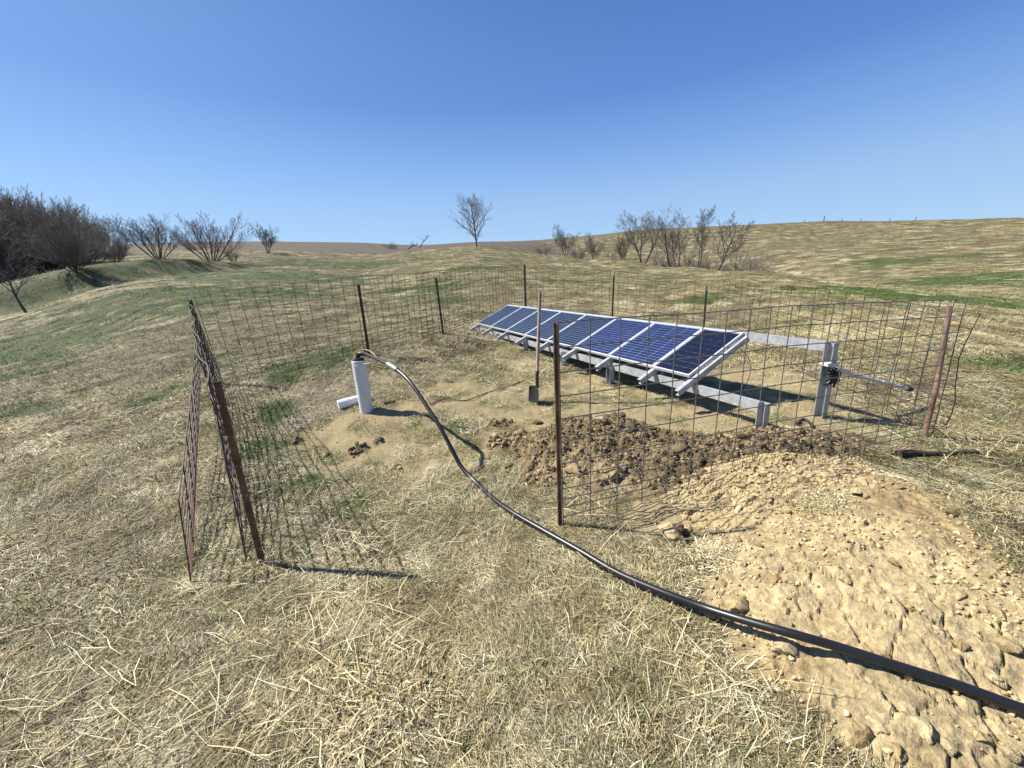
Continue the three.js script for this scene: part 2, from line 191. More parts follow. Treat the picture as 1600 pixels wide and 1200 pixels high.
function lump(seed, detail, squash = 0.7, rough = 0.35) {   // an earth clod or stone of radius 1
  let g = new THREE.IcosahedronGeometry(1, detail); g.deleteAttribute('uv'); g.deleteAttribute('normal'); g = mergeVertices(g, 1e-4);
  const p = g.attributes.position, r = rngOf(seed), ox = r() * 50, col = [], uv = []; const cuts = []; for (let k = 0; k < 9; k++) cuts.push([V(r() - .5, r() - .5, r() - .5).normalize(), 0.55 + 0.3 * r()]);
  for (let i = 0; i < p.count; i++) { const v = V(p.getX(i), p.getY(i), p.getZ(i)); let k = 1 + rough * (fbm(v.x * 1.7 + ox + v.z, v.y * 1.7 - ox + v.z * 0.7, 3) - 0.5) * 2 + (detail > 2 ? .22 * (fbm(v.x * 7 + ox + v.z * 3, v.y * 7 + v.z * 5, 3) - .5) : 0); v.multiplyScalar(k); for (const [n, d] of cuts) { const q = v.dot(n); if (q > d) v.addScaledVector(n, (d - q) * 0.95); } v.y *= squash; p.setXYZ(i, v.x, v.y, v.z); const c = 0.75 + 0.5 * fbm(v.x * 3 + ox, v.z * 3 + v.y * 2, 3); col.push(c, c, c); uv.push(v.x * 0.15 + v.y * .1, v.z * 0.15 + v.y * .1); }
  g.setAttribute('color', new THREE.Float32BufferAttribute(col, 3)); g.setAttribute('uv', new THREE.Float32BufferAttribute(uv, 2)); g.computeVertexNormals(); return g;
}

// ---------------------------------------------------------------- the ground sheet
const tanRGB = [.60, .475, .29], darkRGB = [.115, .078, .046], greyRGB = [.45, .385, .32], strawRGB = [.27, .218, .118], greenRGB = [.095, .122, .034], brownRGB = [.135, .106, .06];
const mix3 = (a, b, t) => [lerp(a[0], b[0], t), lerp(a[1], b[1], t), lerp(a[2], b[2], t)];
const ploughEdge = [AT(-200, 391, 78), AT(745, 384, 78)];   // the stubble field lies beyond a straight field edge
const plough = (x, z) => { const [p, q] = ploughEdge, d = ((x - p.x) * (q.z - p.z) - (z - p.z) * (q.x - p.x)) / Math.hypot(q.x - p.x, q.z - p.z); return sstep(-1.5, 1.5, d + 5 * (fbm(x * .1, z * .1, 2) - .5)) * sstep(24, 10, x) * (z < 0 ? 1 : 0); };
function groundColor(x, z, m) {
  let c = strawRGB;
  const n1 = fbm(x * 0.33 + 4, z * 0.33, 4), n2 = fbm(x * 2.1 - 7, z * 2.1 + 3, 4), st = fbm(x * 0.5 + 11 + z * 0.12, z * 1.6, 4), n3 = fbm(x * 0.055 - 3, z * 0.07 + 9, 4);
  c = mix3(c, brownRGB, clamp(0.5 + 1.8 * (0.5 * n2 + 0.5 * st - 0.5) * 1.6) * 0.75);
  c = mix3(c, greenRGB, clamp(1.9 * (n1 - 0.50) + 0.6 * (st - 0.5) + 1.6 * (n3 - 0.5)) * 0.6);
  c = mix3(c, [.155, .118, .082].map((v) => v * (.75 + .5 * fbm(x * .9, z * .25, 3))), plough(x, z));
  const k = 0.72 + 0.56 * fbm(x * 6, z * 6, 3); c = c.map((v) => v * k);
  c = mix3(c, greenRGB, m.green * 0.9); c = mix3(c, greyRGB, m.grey * 0.8); c = mix3(c, tanRGB.map((v) => v * (0.8 + 0.4 * n2)), m.tan * 0.92); c = mix3(c, darkRGB, m.dark);
  return c;
}
{
  const TH = []; const fov = 1.22, nf = 860, nb = 90;
  for (let k = 0; k <= nf; k++) TH.push(-fov + 2 * fov * k / nf); for (let k = 1; k < nb; k++) TH.push(fov + (2 * Math.PI - 2 * fov) * k / nb);
  const RR = [0.02, 0.3]; let r = 0.55; while (r < 60) { RR.push(r); r *= r < 1.5 ? 1.016 : r < 12 ? 1.0105 : 1.015; } while (r < 3000) { RR.push(r); r *= r < 260 ? 1.022 : 1.09; }
  const nt = TH.length, pos = new Float32Array(nt * RR.length * 3), col = new Float32Array(nt * RR.length * 3), uv = new Float32Array(nt * RR.length * 2), idx = [];
  for (let a = 0; a < RR.length; a++) for (let b = 0; b < nt; b++) {
    const R = RR[a], x = Math.sin(TH[b]) * R, z = -Math.cos(TH[b]) * R, o = a * nt + b, near = b <= nf + 1;
    const m = near && R < 200 ? mess(x, z) : { tan: 0, dark: 0, grey: 0, green: 0 };
    const y = Hbase(x, z) + (near ? ruffle(x, z, m) : 0);
    pos[o * 3] = x; pos[o * 3 + 1] = y; pos[o * 3 + 2] = z; uv[o * 2] = x / 1.3; uv[o * 2 + 1] = z / 1.3;
    const c = groundColor(x, z, m); for (let k = 0; k < 3; k++) col[o * 3 + k] = c[k] * ALB * (k === 2 ? .86 : 1);
  }
  for (let a = 0; a < RR.length - 1; a++) for (let b = 0; b < nt; b++) { const p = a * nt + b, q = a * nt + (b + 1) % nt; idx.push(p, q, p + nt, q, q + nt, p + nt); }
  const g = new THREE.BufferGeometry(); g.setAttribute('position', new THREE.BufferAttribute(pos, 3)); g.setAttribute('color', new THREE.BufferAttribute(col, 3)); g.setAttribute('uv', new THREE.BufferAttribute(uv, 2)); g.setIndex(idx); g.computeVertexNormals();
  structure('ground', g, M.ground); console.log('ground', nt * RR.length);
}
// ---------------------------------------------------------------- earth heaps
const rimA = GP(1395, 742), rimB = GP(1600, 880), rimL = Math.hypot(rimB.x - rimA.x, rimB.z - rimA.z);
const overgrown = (x, z) => sstep(-.06, .12, -((x - rimA.x) * (rimB.z - rimA.z) - (z - rimA.z) * (rimB.x - rimA.x)) / rimL * -1 + .35 * (fbm(x * 2.5 + 9, z * 2.5, 3) - .5));   // straw has crept over the far side of the mound
function heapSheet(x0, x1, z0, z1, step, up, detail, color) {
  const nx = Math.ceil((x1 - x0) / step), nz = Math.ceil((z1 - z0) / step), pos = [], col = [], uv = [], idx = [], id = new Int32Array((nx + 1) * (nz + 1)).fill(-1); let n = 0;
  for (let j = 0; j <= nz; j++) for (let i = 0; i <= nx; i++) { const x = x0 + i * step, z = z0 + j * step, u = up(x, z); if (u < -0.03) continue; id[j * (nx + 1) + i] = n++; const dd = detail(x, z, u); pos.push(x, Hbase(x, z) + u + dd[0], z); const c = color(x, z, u, dd[1]); col.push(c[0] * ALB, c[1] * ALB, c[2] * ALB); uv.push(x / 0.8, z / 0.8); }
  for (let j = 0; j < nz; j++) for (let i = 0; i < nx; i++) { const a = id[j * (nx + 1) + i], b = id[j * (nx + 1) + i + 1], c = id[(j + 1) * (nx + 1) + i], d = id[(j + 1) * (nx + 1) + i + 1]; if (a < 0 || b < 0 || c < 0 || d < 0) continue; idx.push(a, c, b, b, c, d); }
  const g = new THREE.BufferGeometry(); g.setAttribute('position', new THREE.Float32BufferAttribute(pos, 3)); g.setAttribute('color', new THREE.Float32BufferAttribute(col, 3)); g.setAttribute('uv', new THREE.Float32BufferAttribute(uv, 2)); g.setIndex(idx); g.computeVertexNormals(); return g;
}
const clayDetail = (x, z, u) => {
  const wx = x + 0.05 * (fbm(x * 9, z * 9, 3) - 0.5) * 2, wz = z + 0.05 * (fbm(x * 9 + 50, z * 9, 3) - 0.5) * 2;
  const crust = sstep(0.40, 0.58, fbm(x * 1.6 + 3.3, z * 1.6 - 1.2, 3) + 0.20 * sstep(-2.0, -1.0, z) - 0.02), [f1, f2, id] = worley(wx * 8, wz * 8), [g1, g2, id2] = worley(wx * 20 + 9, wz * 20);
  const open = sstep(0.45, 0.62, fbm(x * 2.7 + 70, z * 2.7, 3)), crack = sstep(0.085, 0.0, f2 - f1) * open, e = sstep(-0.03, 0.03, u);
  const plate = crust * ((id - .5) * .016 * sstep(0, .05, f2 - f1) + (id2 - .5) * .007 * sstep(0, .08, g2 - g1)), h = (fbm(x * 3, z * 3, 4) - 0.5) * 0.07 + (fbm(x * 15, z * 15, 4) - 0.5) * 0.016 + plate - crust * 0.022 * crack + (1 - crust) * (0.008 - 0.018 * g1) + (fbm(x * 50, z * 50, 2) - 0.5) * 0.007;
  return [h * e, crust];
};
const clayColor = (x, z, u, crust) => { const n = fbm(x * 3.1 + 8, z * 3.1, 4), n2 = fbm(x * 14, z * 14, 3); let c = mix3([.485, .365, .18], [.585, .475, .27], crust * 0.75 + 0.25 * n2); c = mix3(c, [.40, .285, .14], clamp(2.6 * (n - 0.50)) * (1 - 0.7 * crust)); c = c.map((v) => v * (0.85 + 0.3 * n2)); c = mix3(c, [.27, .21, .12], sstep(0.03, -0.02, u) * 0.7); return mix3(c, [.36, .29, .165], overgrown(x, z) * .7); };
const pileDetail = (x, z, u) => { const e = sstep(-0.03, 0.03, u), [f1] = worley(x * 9 + 3, z * 9), [g1] = worley(x * 21, z * 21 + 7); return [e * ((fbm(x * 4, z * 4, 3) - 0.5) * 0.08 + 0.035 - 0.07 * f1 + 0.016 - 0.035 * g1), f1]; };
const pileColor = (x, z, u, f1) => { const n = fbm(x * 5 + 2, z * 5, 4), n2 = fbm(x * 17, z * 17, 3); const dry = clamp(0.3 + 2.4 * (fbm(x * 1.4 + 5, z * 1.8, 3) - 0.5)); let c = mix3([.185, .135, .068], [.44, .34, .19], clamp(dry * 0.8 + (n - 0.5) * 1.6)); return c.map((v) => v * (0.7 + 0.6 * n2)); };
const mound = thing('clay_mound', 'hump of bare cracked yellow clay under the hose, outside the fence at lower right', 'clay mound', [0, 0, 0]);
part('crust', heapSheet(0.6, 4.3, -3.6, 0.1, 0.0092, moundUp, clayDetail, clayColor), M.soil, mound);
const pile = thing('dirt_pile', 'heap of loose dark brown clods behind the near fence panel', 'dirt pile', [0, 0, 0]);
part('heap', heapSheet(-0.3, 3.8, -4.3, -2.3, 0.0135, pileUp, pileDetail, pileColor), M.soil, pile);
const Hmound = (x, z) => Hbase(x, z) + moundUp(x, z) + clayDetail(x, z, moundUp(x, z))[0], Hpile = (x, z) => Hbase(x, z) + pileUp(x, z) + pileDetail(x, z, pileUp(x, z))[0];

const flat = (g) => { const f = g.toNonIndexed(); f.computeVertexNormals(); return f; }, lumps = []; for (let k = 0; k < 6; k++) lumps.push(flat(lump(100 + k, 1, 0.75, 0.75))); const lumpsFine = []; for (let k = 0; k < 5; k++) lumpsFine.push(lump(200 + k, 4, 0.72, 0.6));
const clodMats = [[.185, .135, .068], [.28, .208, .108], [.43, .335, .185], [.12, .088, .048]].map((c) => mat({ color: lin(...c), vertexColors: true, map: soilMap, bumpMap: soilBump, bumpScale: 0.006, roughness: 1 }));
const clayMats = [[.54, .42, .22], [.60, .49, .29], [.47, .345, .17]].map((c) => mat({ color: lin(...c), vertexColors: true, map: soilMap, bumpMap: soilBump, bumpScale: 0.006, roughness: 1 }));
function clod(name, parent, x, y, z, r, g, m, rr) { const o = part(name, g, m, parent); o.position.set(x, y, z); o.scale.set(r * rnd(.8, 1.3, rr), r * rnd(.7, 1.1, rr), r * rnd(.8, 1.3, rr)); o.rotation.set(rnd(-.4, .4, rr), rnd(0, 6.3, rr), rnd(-.4, .4, rr)); return o; }
function crumbs(name, parent, n, m, place, rmin, rmax, seed, tones) {
  const o = shadowy(new THREE.InstancedMesh(lumps[seed % 6], m, n)), r = rngOf(seed), q = new THREE.Quaternion(), E = new THREE.Euler(), X = new THREE.Matrix4(); let k = 0;
  for (let t = 0; t < n * 30 && k < n; t++) { const p = place(r); if (!p) continue; const s = rmin + (rmax - rmin) * Math.pow(r(), 3); E.set(r() * 6, r() * 6, r() * 6); q.setFromEuler(E); X.compose(V(p[0], p[1] + s * 0.35, p[2]), q, V(s, s, s)); o.setMatrixAt(k, X); const c = tones[Math.floor(r() * tones.length)], b = 0.8 + 0.4 * r(); o.setColorAt(k++, lin(c[0] * b, c[1] * b, c[2] * b)); }
  o.count = k; o.name = name; o.userData = { kind: 'stuff' }; parent.add(o); return o;
}
{ const r = rngOf(31); let k = 0;
  for (let t = 0; t < 9000 && k < 285; t++) { const x = rnd(-.1, 3.4, r), z = rnd(-4.1, -2.5, r), u = pileUp(x, z); if (u < 0.0 || r() > 0.35 + u * 3) continue; const s = 0.012 + 0.036 * Math.pow(r(), 3); const dry = fbm(x * 1.4 + 5, z * 1.8, 3) + 0.25 * (r() - .5); clod('clod', pile, x, Hpile(x, z) + s * 0.02, z, s, lumps[k % 6], clodMats[dry > 0.58 ? 2 : dry > 0.47 ? 1 : r() < .3 ? 3 : 0], r); k++; }
  for (const [px, py, s, m] of [[897, 735, .055, 2], [795, 730, .045, 1], [825, 737, .045, 1], [865, 700, .04, 1], [945, 660, .05, 0], [985, 668, .055, 0], [1060, 705, .06, 1], [960, 745, .05, 2], [840, 662, .05, 0]]) { const p = GP(px, py); clod('clod', pile, p.x, p.y + s * .3, p.z, s, lumpsFine[k++ % 5], clodMats[m], r); }
  const white = mat({ vertexColors: true, roughness: 1 });
  crumbs('crumbs', pile, 16000, white, (q) => { const x = -.2 + 3.8 * q(), z = -4.2 + 1.8 * q(), u = pileUp(x, z); return u > -0.02 && q() < 0.3 + u * 4 ? [x, Hpile(x, z), z] : null; }, 0.0015, 0.014, 41, [[.185, .135, .068], [.27, .20, .105], [.41, .32, .175], [.12, .088, .048]]);
  const rc = rngOf(33); k = 0;
  for (let t = 0; t < 9000 && k < 270; t++) { const x = rnd(.8, 4.0, rc), z = rnd(-3.3, -.2, rc), u = moundUp(x, z); if (u < 0.01 || fbm(x * 1.9 + 20, z * 1.9, 3) < 0.5) continue; const s = 0.012 + 0.022 * Math.pow(rc(), 2.5); clod('clod', mound, x, Hmound(x, z) + s * .2, z, s, lumps[k % 6], clayMats[Math.floor(rc() * 3)], rc); k++; }
  for (const [px, py, s] of [[1440, 1140, .05], [1345, 1150, .042], [1290, 1158, .03], [1375, 1128, .04], [1420, 950, .03], [1497, 930, .035], [1320, 905, .025], [1210, 905, .03], [1560, 960, .03], [1480, 1165, .028], [1400, 1175, .03], [1530, 1150, .022], [1580, 1180, .026], [1320, 1175, .025], [1290, 1120, .022], [1555, 1060, .03], [1500, 1010, .028], [1575, 1010, .035], [1465, 985, .022], [1540, 900, .028], [1590, 930, .03], [1450, 900, .025], [1395, 880, .02], [1245, 860, .022], [1180, 880, .02], [1190, 930, .018], [1160, 760, .03], [1285, 855, .025]]) { const p = GP(px, py); clod('clod', mound, p.x, p.y + s * .1, p.z, s, lumpsFine[k++ % 5], clayMats[k % 3], rc); }
  crumbs('crumbs', mound, 16000, white, (q) => { const x = .7 + 3.4 * q(), z = -3.4 + 3.3 * q(), u = moundUp(x, z); return u > -0.02 && fbm(x * 2.4 + 20, z * 2.4, 3) > 0.36 + 0.2 * q() ? [x, Hmound(x, z), z] : null; }, 0.002, 0.013, 43, [[.52, .40, .21], [.59, .48, .28], [.44, .32, .155]]);
  const g2 = thing('soil_crumbs', 'scattered brown crumbs of soil over the bare ground inside the fence', 'soil'); g2.userData.kind = 'stuff';
  crumbs('tan_crumbs', g2, 3500, white, (q) => { const x = -3 + 7 * q(), z = -9 + 7 * q(), m = mess(x, z); return q() < m.tan * (fbm(x * 4, z * 4, 2) > .55 ? .8 : .08) ? [x, Hbase(x, z) + ruffle(x, z, m) + 0.001, z] : null; }, 0.002, 0.010, 45, [[.45, .33, .18], [.36, .26, .14], [.55, .42, .24]]);
  crumbs('dark_crumbs', g2, 2600, white, (q) => { const x = -3 + 7 * q(), z = -9 + 7 * q(), m = mess(x, z); return q() < m.dark * 1.4 ? [x, Hbase(x, z) + ruffle(x, z, m) + 0.001, z] : null; }, 0.005, 0.034, 46, [[.30, .21, .11], [.15, .10, .06], [.2, .14, .08], [.4, .3, .17]]);
}
// loose rocks lying about
for (const [px, py, r, m, label] of [[1048, 832, .082, 1, 'fist-sized pale clod at the foot of the near fence beside the dark hollow'], [1150, 947, .055, 0, 'yellow clod lying just above the black hose at the mound edge'], [1225, 1013, .045, 1, 'pale clod lying under the black hose on the clay'], [1110, 958, .035, 0, 'small yellow clod in the grass below the hose'], [1488, 800, .03, 2, 'small dark brown clod on the straw slope right of the mound'], [838, 812, .03, 2, 'small brown clod in grass just left of the near fence post']]) { const p = GP(px, py, r * .3); const o = single('clod', lumpsFine[(px + 1) % 5], m === 2 ? clodMats[0] : clayMats[m], label, 'clod'); o.position.copy(p); o.scale.set(r * 1.25, r, r); o.rotation.y = px; }
console.log('heaps');

// ---------------------------------------------------------------- solar rack and panels
const K = 1.25, camP = V(0, HC, 0), grow = (v) => v.sub(camP).multiplyScalar(K).add(camP);
const P0 = grow(V(-.64082, .69829, -8.07921)), dirD = V(.43910, -.01357, .89833).normalize(), dirE = V(.82813, .39386, -.39884).normalize(), nrm = dirD.clone().cross(dirE); if (nrm.y < 0) nrm.negate();
const LEN = .7909 * K, PW = .675 * K, PW8 = .434 * K;
const onP = (s, e, n = 0) => P0.clone().addScaledVector(dirD, s).addScaledVector(dirE, e).addScaledVector(nrm, n);
{
  const names = ['farthest solar panel, blue, at the left end of the row', 'second blue solar panel from the far left end of the row', 'third blue solar panel from the far end, just left of the shovel handle', 'fourth blue solar panel from the far end, crossed by the shovel handle', 'fifth blue solar panel from the far end, just right of the fence post', 'sixth solar panel from the far end, dull blue with fine cells', 'bright blue solar panel second from the near right end', 'darkest navy solar panel with large cells at the near right end'];
  const cellG = new THREE.BoxGeometry(1, 1, 1), rr = rngOf(61);
  const basis = new THREE.Matrix4().makeBasis(dirD, nrm, dirD.clone().cross(nrm));
  for (let i = 0; i < 8; i++) {
    const w = i < 7 ? PW - 0.012 : PW8, s0 = i * PW, t = 0.035, fw = 0.017, o = onP(s0, 0, 0.0), L = LEN - (i === 7 ? .0 : 0);
    const g = thing('solar_module', names[i], 'solar panel', [o.x, o.y, o.z], 'solar panels in one row on the rack'); g.quaternion.setFromRotationMatrix(basis);
    // local axes: x along the row, y out of the glass, -z or +z along the slope
    const zs = Math.sign(dirE.dot(dirD.clone().cross(nrm))); const bx = (x, y, z, a, b, c) => { const q = new THREE.BoxGeometry(a, b, c); q.translate(x, y, z * zs); return q; };
    part('frame_rail', bx(w / 2, 0, fw / 2, w, t, fw), M.alu, g); part('frame_rail', bx(w / 2, 0, L - fw / 2, w, t, fw), M.alu, g);
    part('frame_rail', bx(fw / 2, 0.001, L / 2, fw, t, L - 2 * fw), M.alu, g); part('frame_rail', bx(w - fw / 2, 0.001, L / 2, fw, t, L - 2 * fw), M.alu, g);
    const sheet = part('laminate', bx(w / 2, 0.004, L / 2, w - 2 * fw - .002, 0.006, L - 2 * fw - .002), M.back, g);
    const nc = 4, nr = i === 7 ? 9 : 16, cw = (w - 2 * fw - 0.02) / nc, cl = (L - 2 * fw - 0.02) / nr, gap = i === 7 ? 0.007 : 0.010, set = M.cells[i === 7 ? 2 : i >= 5 ? 1 : 0];
    for (let a = 0; a < nc; a++) for (let b = 0; b < nr; b++) { const c = part('cell', cellG, set[rr() < .6 ? 0 : rr() < .5 ? 1 : 2], sheet); c.position.set(fw + 0.01 + cw * (a + .5), 0.0095, zs * (fw + 0.01 + cl * (b + .5))); c.scale.set(cw - gap, 0.003, cl - gap * .8); }
  }
  const TOTAL = 7 * PW + PW8, rack = thing('solar_rack', 'galvanised steel rack of rails, posts and sloping channels under the solar panels', 'rack', [0, 0, 0]);
  const ch = channel(0.05, 0.07, 0.005);
  for (let i = 0; i < 9; i++) { const s = i < 8 ? i * PW - 0.006 : TOTAL + 0.03; part('sloping_channel', sweep(ch, onP(s, -0.26, -0.056), onP(s, LEN - 0.004, -0.056), nrm), M.galv, rack); }
  const UP = V(0, 1, 0), drop = (v, y) => V(v.x, v.y + y, v.z);
  const fr = (s) => drop(onP(s, 0.06, 0), -0.165), br = (s) => drop(onP(s, LEN + 0.035, 0), -0.045);
  const F1 = TOTAL + 0.80, B1 = TOTAL + 0.86;
  part('front_rail', sweep(rect(0.05, 0.10), fr(-0.05), fr(F1), UP, 0.004), M.galv, rack); part('back_rail', sweep(rect(0.06, 0.095), br(-0.05), br(B1), UP, 0.004), M.galv, rack);
  const post = (name, p, w, top, lean = 0) => { const y0 = Hall(p.x, p.z) - 0.1; part(name, sweep(channel(w, w * 0.9, 0.006), V(p.x - lean, y0, p.z), V(p.x, p.y + top, p.z), dirD), M.galv, rack); };
  for (const s of [0.35, 1.2, 2.55, 3.9, 5.1, F1 + 0.03]) post('front_post', fr(s).addScaledVector(dirE, s > 7 ? 0 : -0.058), s > 4 ? 0.085 : .07, 0.045);
  for (const s of [0.1, 2.55, 5.1]) post('back_post', br(s).addScaledVector(V(dirE.x, 0, dirE.z).normalize(), .07), 0.085, 0.03);
  post('back_post', br(B1 + 0.05), 0.095, 0.045);
  for (const s of [1.0, 2.3, 4.4]) { const a = fr(s), b = br(s); part('brace', sweep(channel(.035, .035, .004), a, b, UP), M.galv, rack); }
  // wiring and the pipe on the end post
  const e = br(B1 + 0.05), y = e.y, cl = thing('cable_bundle', 'tangled black cables and clamp bound to the end post of the rack', 'cables', [e.x, e.y - 0.29, e.z]); const rb = rngOf(9);
  for (let k = 0; k < 8; k++) { const pts = []; for (let q = 0; q < 9; q++) pts.push(V(rnd(-.065, .06, rb), rnd(-.07, .08, rb) - (q === 8 ? .06 : 0), rnd(.045, .1, rb))); part('cable', tube(curve(pts, 40), 0.011, 6), M.black, cl); }
  part('junction_box', (() => { const q = new THREE.BoxGeometry(.06, .08, .04); q.translate(-.01, -.02, .085); return q; })(), M.blackDull, cl); part('clamp', (() => { const q = new THREE.BoxGeometry(.115, .035, .11); q.translate(0, .115, 0.01); return q; })(), M.alu, cl);
  const pe = AT(1421, 608, 6.0), ps = V(e.x + .04, y - .24, e.z + .02), pt = thing('metal_pipe', 'long pale metal pipe reaching out sideways from the end post of the rack', 'pipe', [0, 0, 0]);
  part('tube', tube([ps, ps.clone().lerp(pe, .5), pe], 0.021, 12), M.copper, pt); part('collar', tube([pe.clone().lerp(ps, .04), pe.clone().lerp(ps, -.02)], 0.028, 12), M.blackDull, pt); part('collar', tube([ps.clone().lerp(pe, .62), ps.clone().lerp(pe, .64)], 0.024, 12), M.copper, pt);
  // loose wire hanging near the last panel
  const wA = onP(TOTAL - .1, LEN * .7, -.06), c = [wA, wA.clone().add(V(.16, .02, .06)), wA.clone().add(V(.27, -.10, .12)), wA.clone().add(V(.29, -.25, .16)), wA.clone().add(V(.20, -.42, .22))]; const last = GP(1150, 660); c.push(V(lerp(c[4].x, last.x, .4), Hall(c[4].x, c[4].z) + .05, c[4].z + .05));
  single('loose_wire', tube(curve(c, 30), 0.004, 5), M.black, 'thin black wire looping down from under the last solar panel', 'wire');
}
console.log('rack');

// ---------------------------------------------------------------- wire panels
const ROWS = [1.33, 1.184, 1.035, .89, .742, .594, .444, .345, .265, .19, .128, .066, .004];
function polyline(P) { const L = [0]; for (let k = 1; k < P.length; k++) L.push(L[k - 1] + Math.hypot(P[k][0] - P[k - 1][0], P[k][2] - P[k - 1][2])); return { len: L[L.length - 1], at: (s) => { let k = 1; while (k < P.length - 1 && s > L[k]) k++; const t = clamp((s - L[k - 1]) / (L[k] - L[k - 1]), -.2, 1.2); return P[k - 1].map((v, i) => lerp(v, P[k][i], t)); } }; }
// P: foot line points [x, y, z, leanx, leanz, height factor]
function wirePanel(name, label, P, o = {}) {
  const { rows = ROWS, pitch = 0.203, rad = 0.0040, m = M.wire, jit = 0.006, seed = 1, bow = 0, wavyTop = 0, endJit = 0, m2 } = o;
  const pl = polyline(P), n = Math.max(2, Math.round(pl.len / pitch)), r = rngOf(seed), mid = pl.at(pl.len / 2);
  const g = thing(name, label, 'wire panel', [mid[0], mid[1], mid[2]], 'wire stock panels of the enclosure'); const O = V(...mid.slice(0, 3)); const grid = [];
  for (let i = 0; i <= n; i++) { const s = pl.len * i / n, b = pl.at(s), b2 = pl.at(Math.min(pl.len, s + .1)), b1 = pl.at(Math.max(0, s - .1)); const tx = b2[0] - b1[0], tz = b2[2] - b1[2], tl = Math.hypot(tx, tz) || 1, nx = -tz / tl, nz = tx / tl; const w = bow * Math.sin(i / n * Math.PI) + (fbm(i * .35 + seed * 9, 2, 2) - .5) * jit * 8;
    grid.push(rows.map((h, k) => { const f = h / rows[0], j = w * f + (r() - .5) * jit * 1.2 + (k === 0 ? wavyTop * Math.sin(i * 1.3 + seed) : 0) + (i === n ? endJit * (r() - .5) : 0); return V(b[0] + b[3] * f + nx * j, b[1] + h * b[5] + (r() - .5) * jit, b[2] + b[4] * f + nz * j).sub(O); })); }
  for (let k = 0; k < rows.length; k++) part('horizontal_wire', tube(grid.map((c) => c[k]), rad, 5), m2 && k > rows.length * .6 ? m2 : m, g);
  for (let i = 0; i <= n; i++) part('vertical_wire', tube(grid[i].map((v) => v.clone()), rad * 0.96, 5), m2 && i < n * .4 ? m2 : m, g);
  return g;
}
wirePanel('wire_panel', 'nearest wire panel, between the olive steel post and the rusty pipe post', [[.285, .005, -2.225, 0, 0, 1], [2.1, -.03, -2.83, .01, 0, .99], [3.97, -.11, -3.40, .02, 0, .985]], { m: M.wireD, seed: 3, rad: .0040 });
wirePanel('wire_panel', 'left wire panel behind the white well pipe, nearer of the two on the left side', [[-4.36, .27, -5.76, -.06, .04, 1], [-2.47, .41, -6.78, 0, 0, 1], [-1.62, .46, -8.4, -.02, 0, .98]], { m: M.wireRust, seed: 5, wavyTop: .01, pitch: .175 });
wirePanel('wire_panel', 'left wire panel running back to the far corner post', [[-1.78, .44, -8.0, .03, 0, 1], [-1.43, .46, -8.7, 0, 0, 1.01], [.56, .6, -12.93, .02, 0, 1]], { m: M.wireRust, seed: 7 });
wirePanel('wire_panel', 'wire panel along the back behind the solar panels, from the far corner post', [[.56, .6, -12.93, 0, 0, 1], [2.9, .27, -11.06, .03, 0, 1], [4.95, -.05, -9.9, 0, 0, .97]], { seed: 11, m: M.wireRust, pitch: .24 });
wirePanel('wire_panel', 'bent wire panel on the right ending crooked beyond the rusty pipe post', [[4.7, -.03, -10.0, 0, 0, .98], [4.95, -.06, -9.4, .05, 0, .97], [4.26, -.07, -5.2, .03, 0, .96], [4.0, -.12, -3.36, .06, -.02, .89]], { seed: 13, m: M.wireRust, pitch: .32, endJit: .12, jit: .008 });
{ const edge = (bpx, bpy, tpx, tpy, dist, H) => { const b = dist ? AT(bpx, bpy, dist) : GP(bpx, bpy), t = AT(tpx, tpy, Math.hypot(b.x, b.z)); return [b.x, b.y, b.z, t.x - b.x, t.z - b.z, (t.y - b.y) / H]; };
  const b1 = edge(349, 599, 295, 466, 7.15, 1.33), b3 = edge(387, 885, 330, 597, 0, 1.33), b2 = b1.map((v, i) => (v + b3[i]) / 2);
  wirePanel('wire_panel', 'wire panel seen edge on beside the brown steel post, twisted top wire', [b1, b2, b3], { seed: 17, m: M.wireRust, bow: .02, jit: .006, wavyTop: .02, rad: .0043 });
  wirePanel('wire_panel', 'low dark red wire panel seen edge on, outermost on the left', [edge(313, 600, 306, 520, 6.6, .66), edge(299, 914, 281, 780, 0, .66)], { rows: [.66, .56, .46, .36, .27, .19, .12, .06, .005], seed: 19, m: M.wireRust, m2: M.wireRed, bow: -.01, jit: .0025, rad: .0046, pitch: .4 }); }
console.log('fence');
// ---------------------------------------------------------------- fence posts
const Tpost = (w) => [[-w / 2, -.003], [w / 2, -.003], [w / 2, .003], [.0035, .003], [.0035, w * .8], [-.0035, w * .8], [-.0035, .003], [-w / 2, .003]];
function tpost(name, label, foot, h, w, m, face, lean = [0, 0], tip) { const g = thing(name, label, 'fence post', [foot[0], foot[1], foot[2]], 'fence posts of the enclosure'); const top = V(lean[0], h, lean[1]); part('shaft', sweep(Tpost(w), V(0, -.25, 0), top, face), m, g); if (tip) part('painted_tip', sweep(Tpost(w + .004), top.clone().multiplyScalar(.9), top.clone().multiplyScalar(1.004), face), tip, g); const D = tubeData(); for (let y = .12; y < h - .05; y += .07) { const p = top.clone().multiplyScalar(y / h).addScaledVector(face, -.004); addTube(D, [p, p.clone().addScaledVector(face, -.009).add(V(0, .004, 0))], .006, 5); } part('studs', finish(D), m, g); return g; }
anglePost('fence_post', 'olive steel post at the near end of the nearest wire panel', [.262, Hbase(.262, -2.215), -2.225], 1.335, .021, M.postOlive, V(.05, 0, 1).normalize());
{ const b = GP(412, 887); anglePost('fence_post', 'rust brown steel post at the near end of the edge-on wire panel', [b.x, b.y, b.z], 1.24, .026, M.postBrown, V(-.75, 0, -.66).normalize(), [.02, 0]); }
